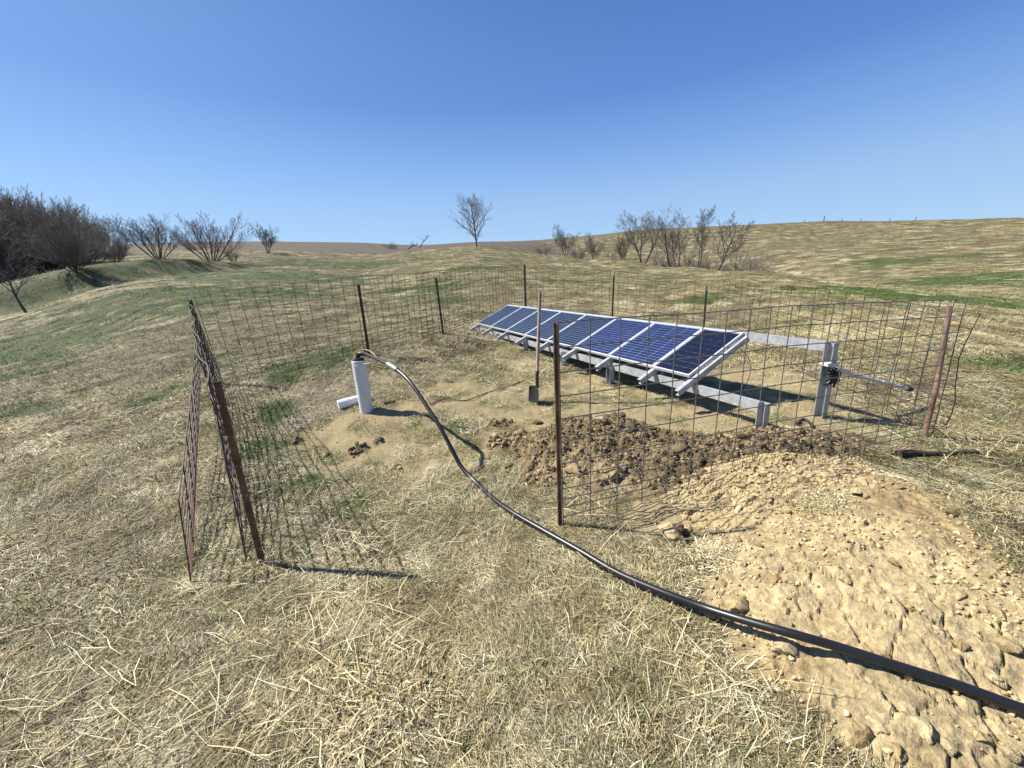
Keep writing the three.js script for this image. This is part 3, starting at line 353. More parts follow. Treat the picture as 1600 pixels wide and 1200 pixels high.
function anglePost(name, label, foot, h, w, m, open, lean = [0, 0]) { const g = thing(name, label, 'fence post', foot, 'fence posts of the enclosure'), q = w * .7071, t = .004, O = [[0, 0], [q, q], [q - t, q + t], [0, 2 * t], [-q + t, q + t], [-q, q]]; part('shaft', sweep(O, V(0, -.25, 0), V(lean[0], h, lean[1]), open), m, g); const D = tubeData(); for (let y = .15; y < h; y += .19) { const c = V(lean[0] * y / h, y, lean[1] * y / h); addTube(D, curve([c.clone().addScaledVector(open, -.004).add(V(.02, 0, .012)), c.clone().addScaledVector(open, -.006), c.clone().add(V(-.02, .004, .012)), c.clone().addScaledVector(open, .016).add(V(0, .004, 0))], 12), .0016, 4); } part('tie_wires', finish(D), M.wireD, g); return g; }
tpost('fence_post', 'dark post at the left corner behind the twisted wire panel end', [-4.42, .27, -5.72], 1.25, .05, M.postDark, V(.4, 0, .9), [-.08, 0]);
tpost('fence_post', 'dark steel post just behind the white well pipe', [-2.46, .40, -6.74], 1.2, .045, M.postDark, V(.5, 0, .86), [.0, 0]);
tpost('fence_post', 'dark leaning steel post midway along the left fence', [-1.45, .45, -8.64], 1.2, .045, M.postDark, V(.5, 0, .86), [-.04, 0]);
tpost('fence_post', 'dark corner post at the far end, behind the farthest solar panel', [.58, .6, -12.88], 1.33, .06, M.postDark, V(.5, 0, .86), [.03, 0]);
tpost('fence_post', 'green steel post with white tip behind the middle solar panels', [2.9, .27, -11.0], 1.33, .045, M.postGreen, V(-.5, 0, .86), [.04, 0], M.postTip);
tpost('fence_post', 'green steel post with white tip behind the nearest solar panel', [4.93, -.05, -9.85], 1.16, .045, M.postGreen, V(-.5, 0, .86), [0, 0], M.postTip);
{ const g = thing('fence_post', 'rusty pink steel pipe post at the right end of the nearest wire panel', 'fence post', [3.9, -.11, -3.4], 'fence posts of the enclosure'); const o = tubeData(); addTube(o, [V(0, -.3, 0), V(0, .5, 0), V(-.02, 1.25, -.03)], .0200, 14, false); part('pipe', finish(o), M.rustPipe, g); part('rim', (() => { const t = new THREE.TorusGeometry(.018, .0035, 6, 16); t.rotateX(Math.PI / 2); t.translate(-.02, 1.25, -.03); return t; })(), M.rustPipe, g); part('bore', (() => { const t = new THREE.CylinderGeometry(.0185, .0185, .004, 14); t.translate(-.02, 1.2, -.03); return t; })(), M.blackDull, g);
  part('tie_wire', tube(curve([V(-.04, .86, 0), V(0, .87, .04), V(.04, .865, 0), V(.01, .86, -.05), V(-.05, .85, -.02)], 20), .002, 4), M.wire, g); }

// ---------------------------------------------------------------- well pipe, hose, shovel
const W = GP(573, 642); W.y -= .0;
{
  const g = thing('well_pipe', 'white plastic well casing standing upright with black cap', 'pipe', [W.x, W.y, W.z]); const h = .63, R = .078;
  const prof = [[R - .006, -.15], [R, -.15], [R, h * .62], [R + .003, h * .625], [R + .003, h - .006], [R + .001, h], [R - .007, h], [R - .007, h - .06]].map(([x, y]) => new THREE.Vector2(x, y)); const lg = new THREE.LatheGeometry(prof, 40); part('casing', lg, M.pvc, g);
  const cap = []; { const a = new THREE.CylinderGeometry(.068, .068, .03, 28); a.translate(0, h - .005, 0); const b = new THREE.CylinderGeometry(.055, .062, .02, 28); b.translate(0, h + .02, 0); cap.push(a, b); } part('well_seal', mergeGeometries(cap), M.blackDull, g);
  for (let k = 0; k < 4; k++) { const b = new THREE.CylinderGeometry(.009, .009, .03, 6); b.translate(Math.cos(k * 1.57 + .5) * .045, h + .035, Math.sin(k * 1.57 + .5) * .045); part('bolt', b, M.alu, g); }
  part('elbow', tube(curve([V(0, h, 0), V(0, h + .04, 0), V(.02, h + .075, .005), V(.07, h + .085, .02)], 16), .026, 12), M.black, g); part('fitting', tube([V(.05, h + .08, .016), V(.10, h + .085, .03)], .031, 8), M.blackDull, g);
  const rope = curve([V(-.03, h + .02, .02), V(-.04, h + .075, .0), V(.01, h + .115, -.03), V(.10, h + .115, -.02), V(.18, h + .095, .04), V(.26, h + .04, .12)], 40); const yr = thing('yellow_rope', 'yellow safety rope arching over the top of the well pipe', 'rope', [W.x, W.y, W.z]); part('strand', tube(rope, .006, 7), M.yellow, yr);
  single('white_cord', tube(curve([V(-.05, h - .03, .075), V(0, h - .05, .085), V(.06, h - .035, .07), V(.13, h - .03, .07), V(.19, h - .005, .08), V(.215, h + .04, .1)].map((v) => v.add(W)), 40), .0055, 6), M.white, 'thin white cord tied round the top of the well pipe', 'cord');
  const a = GP(533, 632, .06), b = GP(578, 619, .06), dd = b.clone().sub(a).normalize(), q = thing('spare_pipe', 'white plastic pipe lying on the ground behind the well pipe', 'pipe', [0, 0, 0]); b.addScaledVector(dd, -.02);
  part('tube', tube([a.clone().addScaledVector(dd, .05), b], .058, 24), M.pvc, q); part('coupling', tube([a.clone().addScaledVector(dd, -.035), a.clone().addScaledVector(dd, -.03), a.clone().addScaledVector(dd, .10)], (t) => t === 0 ? .055 : .062, 24), M.pvc, q);
}
{
  const G = GP(742, 752, .03), S = V(W.x + .09, W.y + .715, W.z + .03), pts = [S];
  for (const [x, y] of [[600, 566], [618, 576], [640, 596], [665, 632], [688, 668], [705, 700], [720, 728]]) pts.push(planeHit(x, y, V(W.x + .03, 0, W.z), G));
  for (const [x, y, o] of [[742, 752, .03], [772, 780, .03], [800, 800, .035], [850, 829, .035], [905, 860, .035], [965, 895, .035], [1040, 927, .05], [1100, 949, .06], [1160, 968, .085], [1230, 988, .09], [1310, 1011, .06], [1400, 1040, .035], [1500, 1072, .025], [1600, 1108, .02]]) pts.push(GP(x, y, o));
  const n = pts.length, a = pts[n - 1], b = pts[n - 2], d = a.clone().sub(b); for (let k = 1; k < 5; k++) { const p = a.clone().addScaledVector(d, k * .9); p.y = Hall(p.x, p.z) + .03; pts.push(p); }
  const hose = thing('water_hose', 'thick black poly hose arching from the well pipe and crossing the grass to lower right', 'hose', [0, 0, 0]); const cv = curve(pts, 260); part('hose_body', tube(cv, .018, 14), M.black, hose);
  const tp = planeHit(613, 574, V(W.x + .03, 0, W.z), G); let bi = 0; cv.forEach((p, i) => { if (p.distanceTo(tp) < cv[bi].distanceTo(tp)) bi = i; });
  const seg = cv.slice(Math.max(0, bi - 4), bi + 5), D = tubeData(), fr = curve(seg, 60); addTube(D, fr, (t) => .0245 + .003 * Math.sin(t * 40) + .003 * vn(t * 30, 3), 12); part('tape_wrap', finish(D), M.tape, hose, 'silver grey tape wrapped round the hose splice');
  const cab = [[672, 632], [700, 622], [724, 626], [760, 614], [795, 603], [832, 590], [850, 583], [900, 570]].map(([x, y]) => GP(x, y, .012)); single('ground_cable', tube(curve(cab, 60), .006, 5), M.black, 'thin dark cable lying on the ground between hose and shovel', 'cable');
  const cab2 = [[676, 636], [684, 640], [692, 650], [700, 655]].map(([x, y]) => GP(x, y, .012)); single('ground_cable', tube(curve(cab2, 20), .006, 5), M.black, 'short stub of dark cable beside the arching hose', 'cable');
}
{
  const foot = GP(838, 629), g = thing('shovel', 'shovel standing upright in the soil with wooden handle and dark blade', 'shovel', [foot.x, foot.y, foot.z]); const tops = V(.10, 1.40, -.02);
  const at = (t) => tops.clone().multiplyScalar(t); part('handle', tube([at(.27), at(.5), at(.8), at(.992), at(1)], (t, k) => [.018, .021, .020, .0195, .012][k], 14), M.wood, g);
  part('socket', tube([at(.145).add(V(.012, 0, 0)), at(.2), at(.3)], (t) => .02 + .002 * t, 14), M.steel, g);
  const bl = [], ix = [], nu = 10, nv = 14, hh = .29; for (const side of [1, -1]) for (let j = 0; j <= nv; j++) for (let i = 0; i <= nu; i++) { const v = j / nv, u = i / nu * 2 - 1, wd = .105 * (v < .3 ? Math.sqrt(Math.max(0, 1 - Math.pow(1 - v / .3, 2))) * .5 + v / .3 * .5 : v > .88 ? lerp(1, .78, (v - .88) / .12) : 1), dish = .035 * u * u + .03 * (1 - v) * (1 - v) - side * .0018; bl.push(u * wd, v * hh - .07, dish); }
  const off = (nu + 1) * (nv + 1); for (let j = 0; j < nv; j++) for (let i = 0; i < nu; i++) { const a = j * (nu + 1) + i; ix.push(a, a + 1, a + nu + 1, a + 1, a + nu + 2, a + nu + 1, off + a, off + a + nu + 1, off + a + 1, off + a + 1, off + a + nu + 1, off + a + nu + 2); }
  const bg = new THREE.BufferGeometry(); bg.setAttribute('position', new THREE.Float32BufferAttribute(bl, 3)); bg.setIndex(ix); bg.computeVertexNormals(); bg.rotateY(-1.0); part('blade', bg, M.steel, g);
}
// small things on the ground
{
  const logp = (list, off) => list.map(([x, y]) => GP(x, y, off)); const l = curve(logp([[1404, 709], [1430, 708], [1470, 710], [1500, 708], [1527, 707]], .03), 26); single('fallen_branch', tube(l, (t, k) => .026 + .010 * vn(k * .6, 1) - .012 * t, 9), M.oldWood, 'blackened wooden pole lying on straw near the rusty pipe post', 'branch');
  single('stick', tube(curve(logp([[600, 631], [608, 629], [617, 627]], .012), 8), (t) => .022 - .006 * t, 7), M.oldWood, 'short dark stick on bare soil right of the well pipe', 'stick');
  single('stick', tube(curve(logp([[1245, 662], [1256, 655], [1265, 660], [1270, 668]], .02), 14), .016, 7), M.oldWood, 'curled dark scrap of wood in front of the rack end post', 'stick');
  const g = thing('buried_wire', 'wavy old wire strands half buried at the foot of the nearest panel', 'wire', [0, 0, 0]); for (let k = 0; k < 4; k++) { const a = [[985, 822 - k * 3], [1010, 818 - k * 4], [1040, 802 - k * 4], [1075, 796 - k * 3], [1110, 795 - k * 3], [1140, 782 - k * 2]].map(([x, y]) => GP(x, y, .015)); part('strand', tube(curve(a, 40), .003, 5), M.dryRoot, g); }
}
console.log('objects');

// ---------------------------------------------------------------- trees without leaves
function growTree(o) {
  const r = rngOf(o.seed), T = tubeData(), C = tubeData();
  const dirAt = (d, ang, rot) => { const up = Math.abs(d.y) < .95 ? V(0, 1, 0) : V(1, 0, 0), x = d.clone().cross(up).normalize(), y = x.clone().cross(d); return d.clone().multiplyScalar(Math.cos(ang)).addScaledVector(x, Math.sin(ang) * Math.cos(rot)).addScaledVector(y, Math.sin(ang) * Math.sin(rot)).normalize(); };
  const branch = (p, d, len, rad, lev) => {
    const steps = lev === 0 ? 9 : lev === 1 ? 6 : lev < o.levels ? 4 : 2, pts = [p.clone()], q = p.clone(), dd = d.clone();
    for (let k = 0; k < steps; k++) { dd.add(V((r() - .5) * o.wob, (r() - .5) * o.wob * .5 + (lev ? o.lift : .02), (r() - .5) * o.wob)).normalize(); q.addScaledVector(dd, len / steps); pts.push(q.clone()); }
    const tip = lev >= o.levels ? .35 : lev === 0 ? o.trunkTip ?? .3 : .35; addTube(lev < 1 ? T : C, pts, (t) => Math.max(rad * lerp(1, tip, Math.pow(t, .9)) * (lev === 0 && t === 0 ? 1.25 : 1), o.minR), lev < 1 ? 8 : lev < 2 ? 5 : 3, false);
    if (lev >= o.levels) return;
    const n = o.kids[lev]; const from = lev === 0 ? o.clear : .22;
    for (let k = 0; k < n; k++) { const t = from + (1 - from) * (k + .3 + r() * .6) / n, f = t * (pts.length - 1), i = Math.min(pts.length - 2, Math.floor(f)), b = pts[i].clone().lerp(pts[i + 1], f - i), tg = pts[i + 1].clone().sub(pts[i]).normalize(); const shape = lev === 0 ? (o.shape ? o.shape(t) : 1) : 1; branch(b, dirAt(tg, (o.ang[lev] ?? .6) * (.75 + r() * .5), k * 2.4 + r() * 1.2), len * o.ratio[lev] * shape * (lev ? 1 - .45 * t : 1) * (.75 + .5 * r()), Math.max(rad * lerp(1, tip, t) * (o.thin ?? .55), o.minR), lev + 1); }
  };
  for (let s = 0; s < o.stems; s++) { const a = s * 2.4 + r(), sp = o.spread * (o.stems > 1 ? Math.sqrt((s + .5) / o.stems) * (.8 + .4 * r()) : 0); const d = V(Math.cos(a) * sp + (o.leanX ?? 0), 1, Math.sin(a) * sp + (o.leanZ ?? 0)).normalize(); branch(V(Math.cos(a) * .12 * Math.min(1, o.stems - 1), -.2, Math.sin(a) * .12 * Math.min(1, o.stems - 1)), d, o.h * (o.stems > 1 ? .7 + .4 * r() : 1), o.r * (o.stems > 1 ? .6 + .5 * r() : 1), 0); }
  return [finish(T), finish(C)];
}
const kinds = {
  oval: growTree({ seed: 3, stems: 1, spread: 0, h: 8.4, r: .20, levels: 4, kids: [26, 9, 6, 4], ang: [.9, .6, .6, .6], ratio: [.50, .46, .46, .5], wob: .10, lift: .055, clear: .13, minR: .0075, shape: (t) => Math.sin(Math.PI * clamp(.22 + t * .72)) * 1.1 + .05 }),
  vase: growTree({ seed: 8, stems: 13, spread: .95, h: 5.2, r: .075, levels: 3, kids: [11, 7, 5], ang: [.45, .5, .5], ratio: [.34, .45, .5], wob: .10, lift: .05, clear: .38, minR: .008, trunkTip: .25 }),
  vase2: growTree({ seed: 15, stems: 12, spread: 1.0, h: 5.0, r: .075, levels: 3, kids: [11, 7, 5], ang: [.45, .5, .5], ratio: [.34, .45, .5], wob: .11, lift: .05, clear: .36, minR: .008, trunkTip: .25 }),
  bushy: growTree({ seed: 21, stems: 14, spread: 1.1, h: 6.5, r: .09, levels: 3, kids: [12, 8, 5], ang: [.5, .55, .6], ratio: [.4, .5, .5], wob: .2, lift: .08, clear: .15, minR: .012 }),
  round: growTree({ seed: 34, stems: 4, spread: .55, h: 6.0, r: .14, levels: 4, kids: [11, 7, 6, 4], ang: [.65, .6, .65, .7], ratio: [.46, .5, .5, .5], wob: .22, lift: .06, clear: .28, minR: .011 }),
  gnarl: growTree({ seed: 41, stems: 3, spread: .42, h: 8.0, r: .18, levels: 4, kids: [11, 7, 6, 4], ang: [.7, .65, .7, .7], ratio: [.40, .5, .5, .5], wob: .22, lift: .06, clear: .40, minR: .0085 }),
  tall: growTree({ seed: 72, stems: 2, spread: .12, h: 8.0, r: .15, levels: 4, kids: [10, 7, 6, 4], ang: [.55, .6, .7, .7], ratio: [.30, .5, .5, .5], wob: .22, lift: .06, clear: .45, minR: .012 }),
  lean: growTree({ seed: 47, stems: 1, spread: 0, h: 7.2, r: .2, levels: 4, kids: [12, 7, 6, 4], ang: [.8, .65, .7, .7], ratio: [.45, .5, .5, .5], wob: .26, lift: .06, clear: .25, minR: .012, leanX: .55 }),
  scrub: growTree({ seed: 55, stems: 12, spread: 1.3, h: 2.4, r: .03, levels: 2, kids: [8, 6], ang: [.6, .6], ratio: [.5, .5], wob: .3, lift: .05, clear: .1, minR: .010 }),
  slant: growTree({ seed: 63, stems: 1, spread: 0, h: 5.2, r: .14, levels: 4, kids: [10, 6, 5, 3], ang: [.8, .65, .7, .7], ratio: [.45, .5, .5, .5], wob: .2, lift: .05, clear: .42, minR: .010, leanX: -.28 }),
};
for (const k in kinds) console.log(k, kinds[k].map((g) => g.index.count / 3));
function plant(kind, px, py, dist, topPy, label, category = 'tree', group = 'bare trees round the pasture', wide = 1, mT = M.bark, mC = M.barkTwig, rot = 0, name = 'bare_tree') {
  const p = AT(px, py, dist), y = Hbase(p.x, p.z); const depth = dist; kinds[kind][1].computeBoundingBox(); const top = AT(px, topPy, dist).y - y, hh = kinds[kind][1].boundingBox.max.y; const s = top / hh;
  const g = thing(name, label, category, [p.x, y - .1, p.z], group); g.scale.set(s * wide, s, s * wide); g.rotation.y = rot; part('trunk', kinds[kind][0], mT, g); part('crown', kinds[kind][1], mC, g); return g;
}
plant('oval', 745, 385, 68, 296, 'lone tall oval bare tree on the skyline in the middle', 'tree', undefined, .92, M.barkGrey, M.barkTwig);
plant('vase', 252, 419, 42, 328, 'bare many-stemmed tree on the left, second shrub from the skyline gap', 'tree', undefined, 1.2);
plant('vase2', 332, 416, 45, 328, 'bare fan-shaped tree on the left nearest the empty field', 'tree', undefined, 1.15);
plant('round', 420, 399, 62, 341, 'small rounded bare tree standing alone left of the field skyline', 'tree', undefined, .9, M.bark, M.barkGrey);
plant('bushy', 122, 437, 35, 318, 'big dense brown bushy tree above the shaded bank on the left', 'tree', undefined, 1.0, M.bark, M.barkTwig);
plant('bushy', 186, 421, 41, 346, 'lower dense bushy tree between the big brown bush and the fan-shaped trees', 'tree', undefined, .95, M.bark, M.barkTwig, 2);
plant('slant', 40, 479, 29, 372, 'thin dark leaning tree at the left picture edge', 'tree', undefined, 1, M.bark, M.bark, .2);
plant('scrub', 365, 410, 50, 372, 'thin low bare sapling right of the fan-shaped tree', 'tree', undefined, .6);
plant('round', 882, 399, 49, 346, 'small leafy-tipped tree at the left end of the gully row', 'tree', undefined, .95, M.bark, M.barkGrey, 1, 'bare_tree');
plant('round', 928, 404, 47.5, 358, 'low rounded bare tree second in the gully row', 'tree', undefined, .8, M.bark, M.barkGrey, 1);
plant('scrub', 905, 402, 48, 376, 'small bush just left of the low rounded gully tree', 'bush', 'scrub in the gully', 1.0, M.bark, M.barkTwig, 0, 'bare_bush');
plant('round', 974, 412, 44.5, 350, 'slim bare tree left of the tall broad gully tree', 'tree', undefined, .7, M.bark, M.barkGrey, 2.5);
plant('gnarl', 1003, 414, 43, 320, 'broad forked bare tree in the middle of the gully row', 'tree', undefined, 1.3, M.bark, M.barkGrey, .5);
plant('gnarl', 1055, 418, 40.5, 325, 'twin-trunked bare tree right of the broad forked tree', 'tree', undefined, 1.1, M.bark, M.barkGrey, 2.2);
plant('tall', 1092, 420, 38.5, 322, 'tallest slender bare tree in the gully row', 'tree', undefined, .95, M.bark, M.barkGrey, 4);
plant('lean', 1117, 421, 37.5, 329, 'gnarled bare tree leaning right at the right end of the row', 'tree', undefined, 1.0, M.bark, M.barkGrey, 0);
{ let k = 0; for (const [px, py, d, top, t] of [[30, 440, 43, 405, 'at the far left edge'], [75, 440, 42, 408, 'left of the big brown bushy tree'], [150, 440, 33.5, 420, 'in the shade under the big bushy tree']]) plant('scrub', px, py, d, top, 'tangled grey scrub ' + t, 'bush', 'scrub on the left bank', 1.5, M.barkTwig, M.barkTwig, k++, 'bare_bush'); }
{ let i = 0; const where = ['beside the lone skyline tree', 'below the small leafy-tipped tree', 'between the slim and the rounded gully trees', 'between the forked and the twin-trunked trees', 'at the foot of the tallest slender tree', 'under the leaning tree', 'right of the leaning tree', 'lowest, at the right end of the gully', 'on the far field left of the lone tree'];
  for (const [px, py, d, top, w] of [[850, 392, 85, 378, 1.6], [948, 407, 50, 385, 1], [960, 409, 50, 380, 1], [1030, 417, 46, 375, 1.1], [1072, 419, 43, 380, 1.1], [1100, 422, 41, 385, 1.2], [1150, 424, 40, 380, 1.2], [1180, 427, 37, 402, 1.3], [612, 389, 95, 375, 1.6]]) plant('scrub', px, py, d, top, 'grey leafless scrub ' + where[i], 'bush', 'scrub in the gully', w, M.barkTwig, M.barkTwig, i++ * 1.3, 'bare_bush'); }
{ // the wood climbing the slope on the left reads as one mass
  const wood = new THREE.Group(); wood.name = 'bare_wood'; wood.userData = { kind: 'stuff', label: 'dense brown leafless wood climbing the slope at far left', category: 'wood' }; scene.add(wood);
  const r = rngOf(90), list = []; for (let k = 0; k < 84; k++) { const px = -190 + 350 * r(), dist = 46 + 34 * r(); list.push([px, dist]); }
  for (const [kind, part_] of [['vase2', 0], ['round', 1], ['vase', 2]]) for (const q of [0, 1]) { const mine = list.filter((_, i) => i % 3 === part_), o = shadowy(new THREE.InstancedMesh(kinds[kind][q], q ? M.barkTwig : M.bark, mine.length)), X = new THREE.Matrix4(); const rr = rngOf(7 + part_); mine.forEach(([px, dist], i) => { const p = AT(px, 440, dist), y = Hbase(p.x, p.z), topPy = lerp(276, 322, clamp(px / 165)) + 8 * rr() + (px > 130 ? 14 : 0); kinds[kind][1].computeBoundingBox(); const want = AT(px, topPy, dist).y - y, s = clamp(want / kinds[kind][1].boundingBox.max.y, .4, 2.2) * lerp(.8, 1, rr()); X.makeRotationY(rr() * 6.3).scale(V(s, s, s)).setPosition(p.x, y - .2, p.z); o.setMatrixAt(i, X); }); o.name = q ? 'crowns' : 'trunks'; wood.add(o); }
}
{ // fallen boughs on the far field and posts on the ridge
  for (const [px, py, d, ex, ey, label] of [[637, 387, 90, 652, 382, 'fallen dead bough on the field left of the lone tree'], [655, 380, 100, 668, 370, 'thin dead limb sticking up from the field skyline']]) { const a = AT(px, py, d), b = AT(ex, ey, d); a.y = Hbase(a.x, a.z) + .1; const D = tubeData(); addTube(D, [a, a.clone().lerp(b, .5).add(V(0, .2, 0)), b], (t) => .12 - .06 * t, 6); const rr = rngOf(px); for (let k = 0; k < 14; k++) { const s = a.clone().lerp(b, .4 + .6 * rr()); addTube(D, [s, s.clone().add(V(rnd(-1, 1, rr), rnd(.2, 1.2, rr), rnd(-1, 1, rr)))], .025, 3, false); } single('fallen_branch', finish(D), M.barkGrey, label, 'branch'); }
  let k = 0; for (const [px, py, top] of [[1287, 346, 338], [1257, 348, 344], [1315, 346, 341], [1345, 346, 341.5], [1390, 346, 342], [1430, 346, 342]]) { const p = AT(px, py, 148), y = Hbase(p.x, p.z), h = Math.max(.9, AT(px, top, 148).y - y); const o = single('ridge_post', tube([V(0, -.3, 0), V(0, h * .5, 0), V(.03, h, 0)], k ? .07 : .12, 6), M.bark, ['tallest post', 'leftmost small post', 'third post from the left', 'fourth post from the left', 'fifth post from the left', 'rightmost small post'][k++] + ' of the old fence on the right ridge', 'fence post', 'old fence posts on the ridge'); o.position.set(p.x, y, p.z); }
}
console.log('trees');

// ---------------------------------------------------------------- grass
// every blade has one colour from root to tip; tones differ at random, the darkest painting in shaded gaps between straws
function bladeClump(seed, n, spread, len, o) {
  const r = rngOf(seed), p = [], c = [], ix = [], nn = [];
  for (let k = 0; k < n; k++) {
    const a = r() * 6.283, q = Math.sqrt(r()) * spread, x0 = Math.cos(a) * q, z0 = Math.sin(a) * q, dir = (r() + r() + r() - 1.5) * o.turn * 1.4, L = len * (.35 + .9 * r()), w = o.w * (.6 + .8 * r()), el = r() < o.up ? .35 + .8 * r() : .02 + .16 * r(), droop = o.droop * (.4 + r()), y0 = r() * o.lift, b = (o.minTone ?? .55) + (1.15 - (o.minTone ?? .55)) * r(), segs = 2, rollr = (r() - .5) * 1.6, curl = (r() - .5) * .5;
    const warm = .94 + .12 * r(); let x = x0, y = y0, z = z0, e = el, d = dir; const base = p.length / 3;
    for (let s = 0; s <= segs; s++) { const ww = w * (s === segs ? .35 : 1), sx = -Math.sin(d) * Math.cos(rollr) * ww / 2, sz = Math.cos(d) * Math.cos(rollr) * ww / 2, sy = Math.sin(rollr) * ww / 2; p.push(x - sx, y - sy, z - sz, x + sx, y + sy, z + sz); for (let t = 0; t < 2; t++) c.push(b * warm, b, b * (2 - warm) * .97); x += Math.cos(d) * Math.cos(e) * L / segs; z += Math.sin(d) * Math.cos(e) * L / segs; y = Math.max(.003, y + Math.sin(e) * L / segs); e -= droop; d += curl; }
    for (let s = 0; s < segs; s++) { const i = base + s * 2; ix.push(i, i + 1, i + 2, i + 1, i + 3, i + 2); }
  }
  const g = new THREE.BufferGeometry(); g.setAttribute('position', new THREE.Float32BufferAttribute(p, 3)); g.setAttribute('color', new THREE.Float32BufferAttribute(c, 3)); g.setIndex(ix); g.computeVertexNormals(); return g;
}
const grassMat = mat({ vertexColors: true, roughness: 0.75 });
const strawG = [0, 1, 2, 3].map((k) => bladeClump(300 + k, 210, .15, .10, { turn: 1.1, w: .0027, up: .06, droop: .4, lift: .018, minTone: .28 }));
const fuzzG = [0, 1].map((k) => bladeClump(320 + k, 150, .13, .06, { turn: 3, w: .0026, up: .25, droop: .6, lift: .012, minTone: .28 }));
const greenG = [0, 1].map((k) => bladeClump(340 + k, 110, .12, .05, { turn: 3, w: .0028, up: .55, droop: .45, lift: .006, minTone: .6 }));
const stalkG = [0, 1, 2].map((k) => bladeClump(360 + k, 6, .16, .22, { turn: 2.4, w: .0022, up: .03, droop: .18, lift: .04, minTone: .8 }));
const greenAt = (x, z, m) => clamp(Math.max(m.green * (.45 + 1.1 * fbm(x * 3, z * 3, 3)), 0.15 + 1.7 * (fbm(x * 1.1 + 31, z * 1.1, 4) - .5) + .9 * (fbm(x * 5, z * 5 + 8, 3) - .52)));
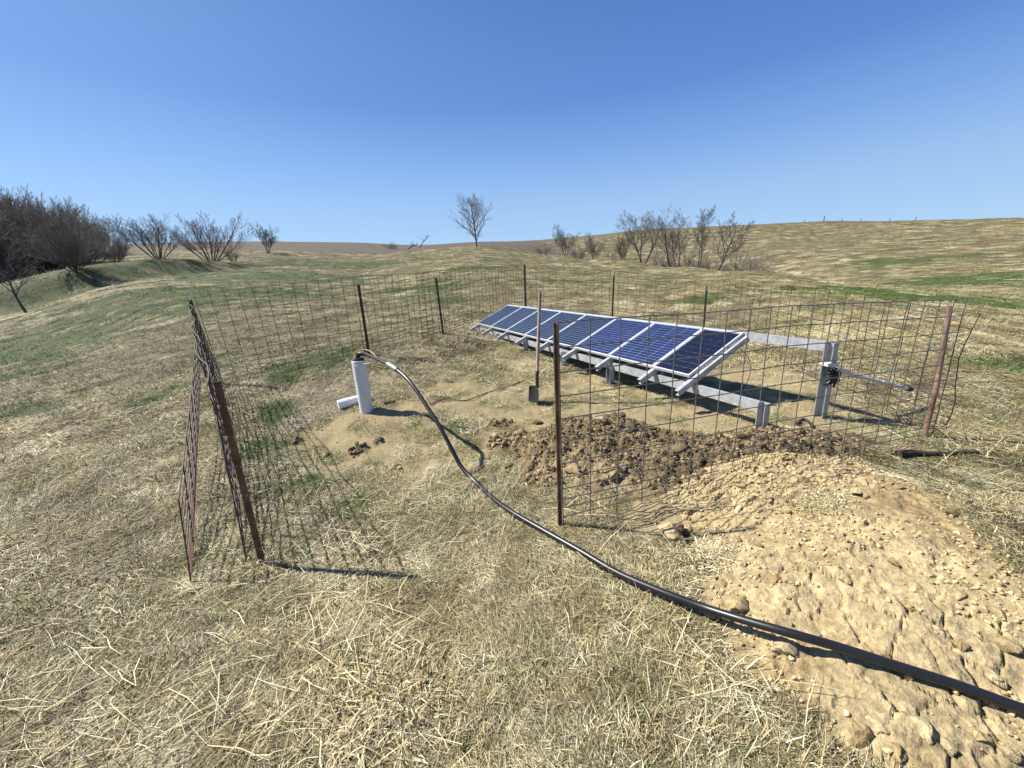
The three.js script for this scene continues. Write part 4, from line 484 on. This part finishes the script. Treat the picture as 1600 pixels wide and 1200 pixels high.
{
  const sets = { straw: strawG.map(() => []), fuzz: fuzzG.map(() => []), green: greenG.map(() => []), stalk: stalkG.map(() => []) }, r = rngOf(500), up = V(0, 1, 0), q = new THREE.Quaternion(), q2 = new THREE.Quaternion(), X = new THREE.Matrix4(), fov = 1.2;
  const put = (set, x, z, s, yaw, col, sink = 0, sy = 1, m = null) => { const e = .15 * s, y = Hbase(x, z) + ruffle(x, z, m ?? mess(x, z)), mu = moundUp(x, z), pu = pileUp(x, z); const H = (a, b) => Hbase(a, b) + Math.max(0, moundUp(a, b), pileUp(a, b)); const hx = H(x + e, z) - H(x - e, z), hz = H(x, z + e) - H(x, z - e); const n = V(-hx / (2 * e), 1, -hz / (2 * e)).normalize(); q.setFromUnitVectors(up, n); q2.setFromAxisAngle(up, yaw); q.multiply(q2); X.compose(V(x, y + Math.max(0, mu, pu) + sink, z), q, V(s, s * sy, s)); set[Math.floor(r() * set.length)].push([X.clone(), col]); };
  const pal = [[.60, .50, .29], [.70, .60, .385], [.45, .365, .195], [.86, .78, .57], [.25, .20, .105], [.50, .44, .29], [.37, .325, .18]];
  const scatter = (r0, r1, dens, scale, fuzzShare, greenShare, sy = 1) => {
    const n = Math.round(fov * (r1 * r1 - r0 * r0) * dens);
    for (let k = 0; k < n; k++) {
      const R = Math.sqrt(r0 * r0 + (r1 * r1 - r0 * r0) * r()), th = (r() * 2 - 1) * fov, x = Math.sin(th) * R, z = -Math.cos(th) * R, mu = moundUp(x, z), pu = pileUp(x, z), edge = .05 * (fbm(x * 6, z * 6, 2) - .5); if (pu > .005 + edge || mu > .012 + edge) { if (r() > (mu > pu ? .004 + .8 * overgrown(x, z) : .004)) continue; }
      const m = mess(x, z); const bare = m.tan; if (r() < m.tan * (.55 + .75 * fbm(x * 4.5 + 2, z * 4.5, 3)) - .04 || r() < m.dark * .95) continue; if (hollow(x, z) < -.03 || r() < plough(x, z)) continue;
      const sc_ = strawCover(x, z, .6, .9), ga = clamp(greenAt(x, z, m) * (1 - .4 * sc_) + .25 * (1 - sc_)), yawN = (fbm(x * .7 + 60, z * .7, 3) - .5) * 9 + (r() - .5) * 1.2;
      if (r() < ga * greenShare || r() < m.green * .8) { const b = .75 + .5 * r(), y = r(); put(sets.green, x, z, scale * (.8 + .5 * r()), r() * 6.3, [(.07 + .075 * y) * b, (.135 + .085 * y) * b, .033 * b], 0, sy, m); if (r() > .45 || r() < m.green * .85) continue; }
      const tone = pal[Math.floor(r() * pal.length)], patch = (.74 + .5 * fbm(x * 1.3, z * 1.3, 3)) * (.62 + .7 * fbm(x * .16 + 3, z * .4, 4)), gy = m.grey * .6; const col = [lerp(tone[0], .48, gy) * patch, lerp(tone[1], .40, gy) * patch, lerp(tone[2], .33, gy) * patch];
      if (r() < fuzzShare) put(sets.fuzz, x, z, scale * (.7 + .6 * r()), r() * 6.3, col, 0, sy, m); else put(sets.straw, x, z, scale * (.75 + .5 * r()) * (1 - 0.35 * bare), yawN, col, 0, sy, m);
      if (R < 7 && r() < .03 + .12 * sstep(.5, .7, fbm(x * .9 + 5, z * .9 + 77, 3)) + (x < -.6 && z > -1.9 ? .10 : 0)) put(sets.stalk, x, z, .7 + .6 * r(), r() * 6.3, ((b) => [.72 * b, .64 * b, .45 * b])(.8 + .35 * r()), .01);
    }
  };
  scatter(.55, 3.2, 230, .74, .35, .9); scatter(3.2, 6.5, 115, .95, .35, .9); scatter(6.5, 13, 36, 1.35, .35, .95); scatter(13, 26, 12, 1.8, .4, .9, .8); scatter(26, 60, 3.2, 2.8, .4, .8, .6); scatter(60, 140, .9, 5.0, .4, .6, .5);
  // standing tufts
  for (const [px, py, n, sc] of [[605, 1115, 16, 1.2], [640, 1085, 6, 1.0], [1275, 785, 9, .7], [1545, 795, 16, .9], [1585, 790, 12, .9], [1085, 870, 8, .8], [1040, 880, 6, .8], [410, 890, 8, .9], [760, 575, 4, .7]]) { const p = GP(px, py); for (let k = 0; k < n; k++) { const x = p.x + (r() - .5) * .22 * sc, z = p.z + (r() - .5) * .16 * sc; put(sets.fuzz, x, z, sc * (1 + .5 * r()), r() * 6.3, pal[Math.floor(r() * 4)].map((v) => v * .95), 0, 1.3); if (r() < .3) put(sets.stalk, x, z, .8 * sc, r() * 6.3, [.6, .5, .33], .03); } }
  const make = (name, label, set, geos) => { const g = new THREE.Group(); g.name = name; g.userData = { kind: 'stuff', label, category: 'grass' }; scene.add(g); geos.forEach((geo, i) => { const L = set[i]; if (!L.length) return; const o = new THREE.InstancedMesh(geo, grassMat, L.length); o.name = 'blades'; L.forEach(([x, c], k) => { o.setMatrixAt(k, x); o.setColorAt(k, lin(c[0] * 1.13, c[1] * 1.12, c[2])); }); shadowy(o); g.add(o); }); console.log(name, set.map((s) => s.length).join(' ')); };
  make('dry_grass', 'flattened dry straw-coloured grass over the pasture', sets.straw, strawG); make('short_dry_grass', 'short standing tufts of dry grass over the pasture', sets.fuzz, fuzzG); make('green_grass', 'fresh green grass blades in patches', sets.green, greenG); make('straw_stalks', 'long pale loose straw stalks lying on the grass', sets.stalk, stalkG);
}
renderer.render(scene, camera);
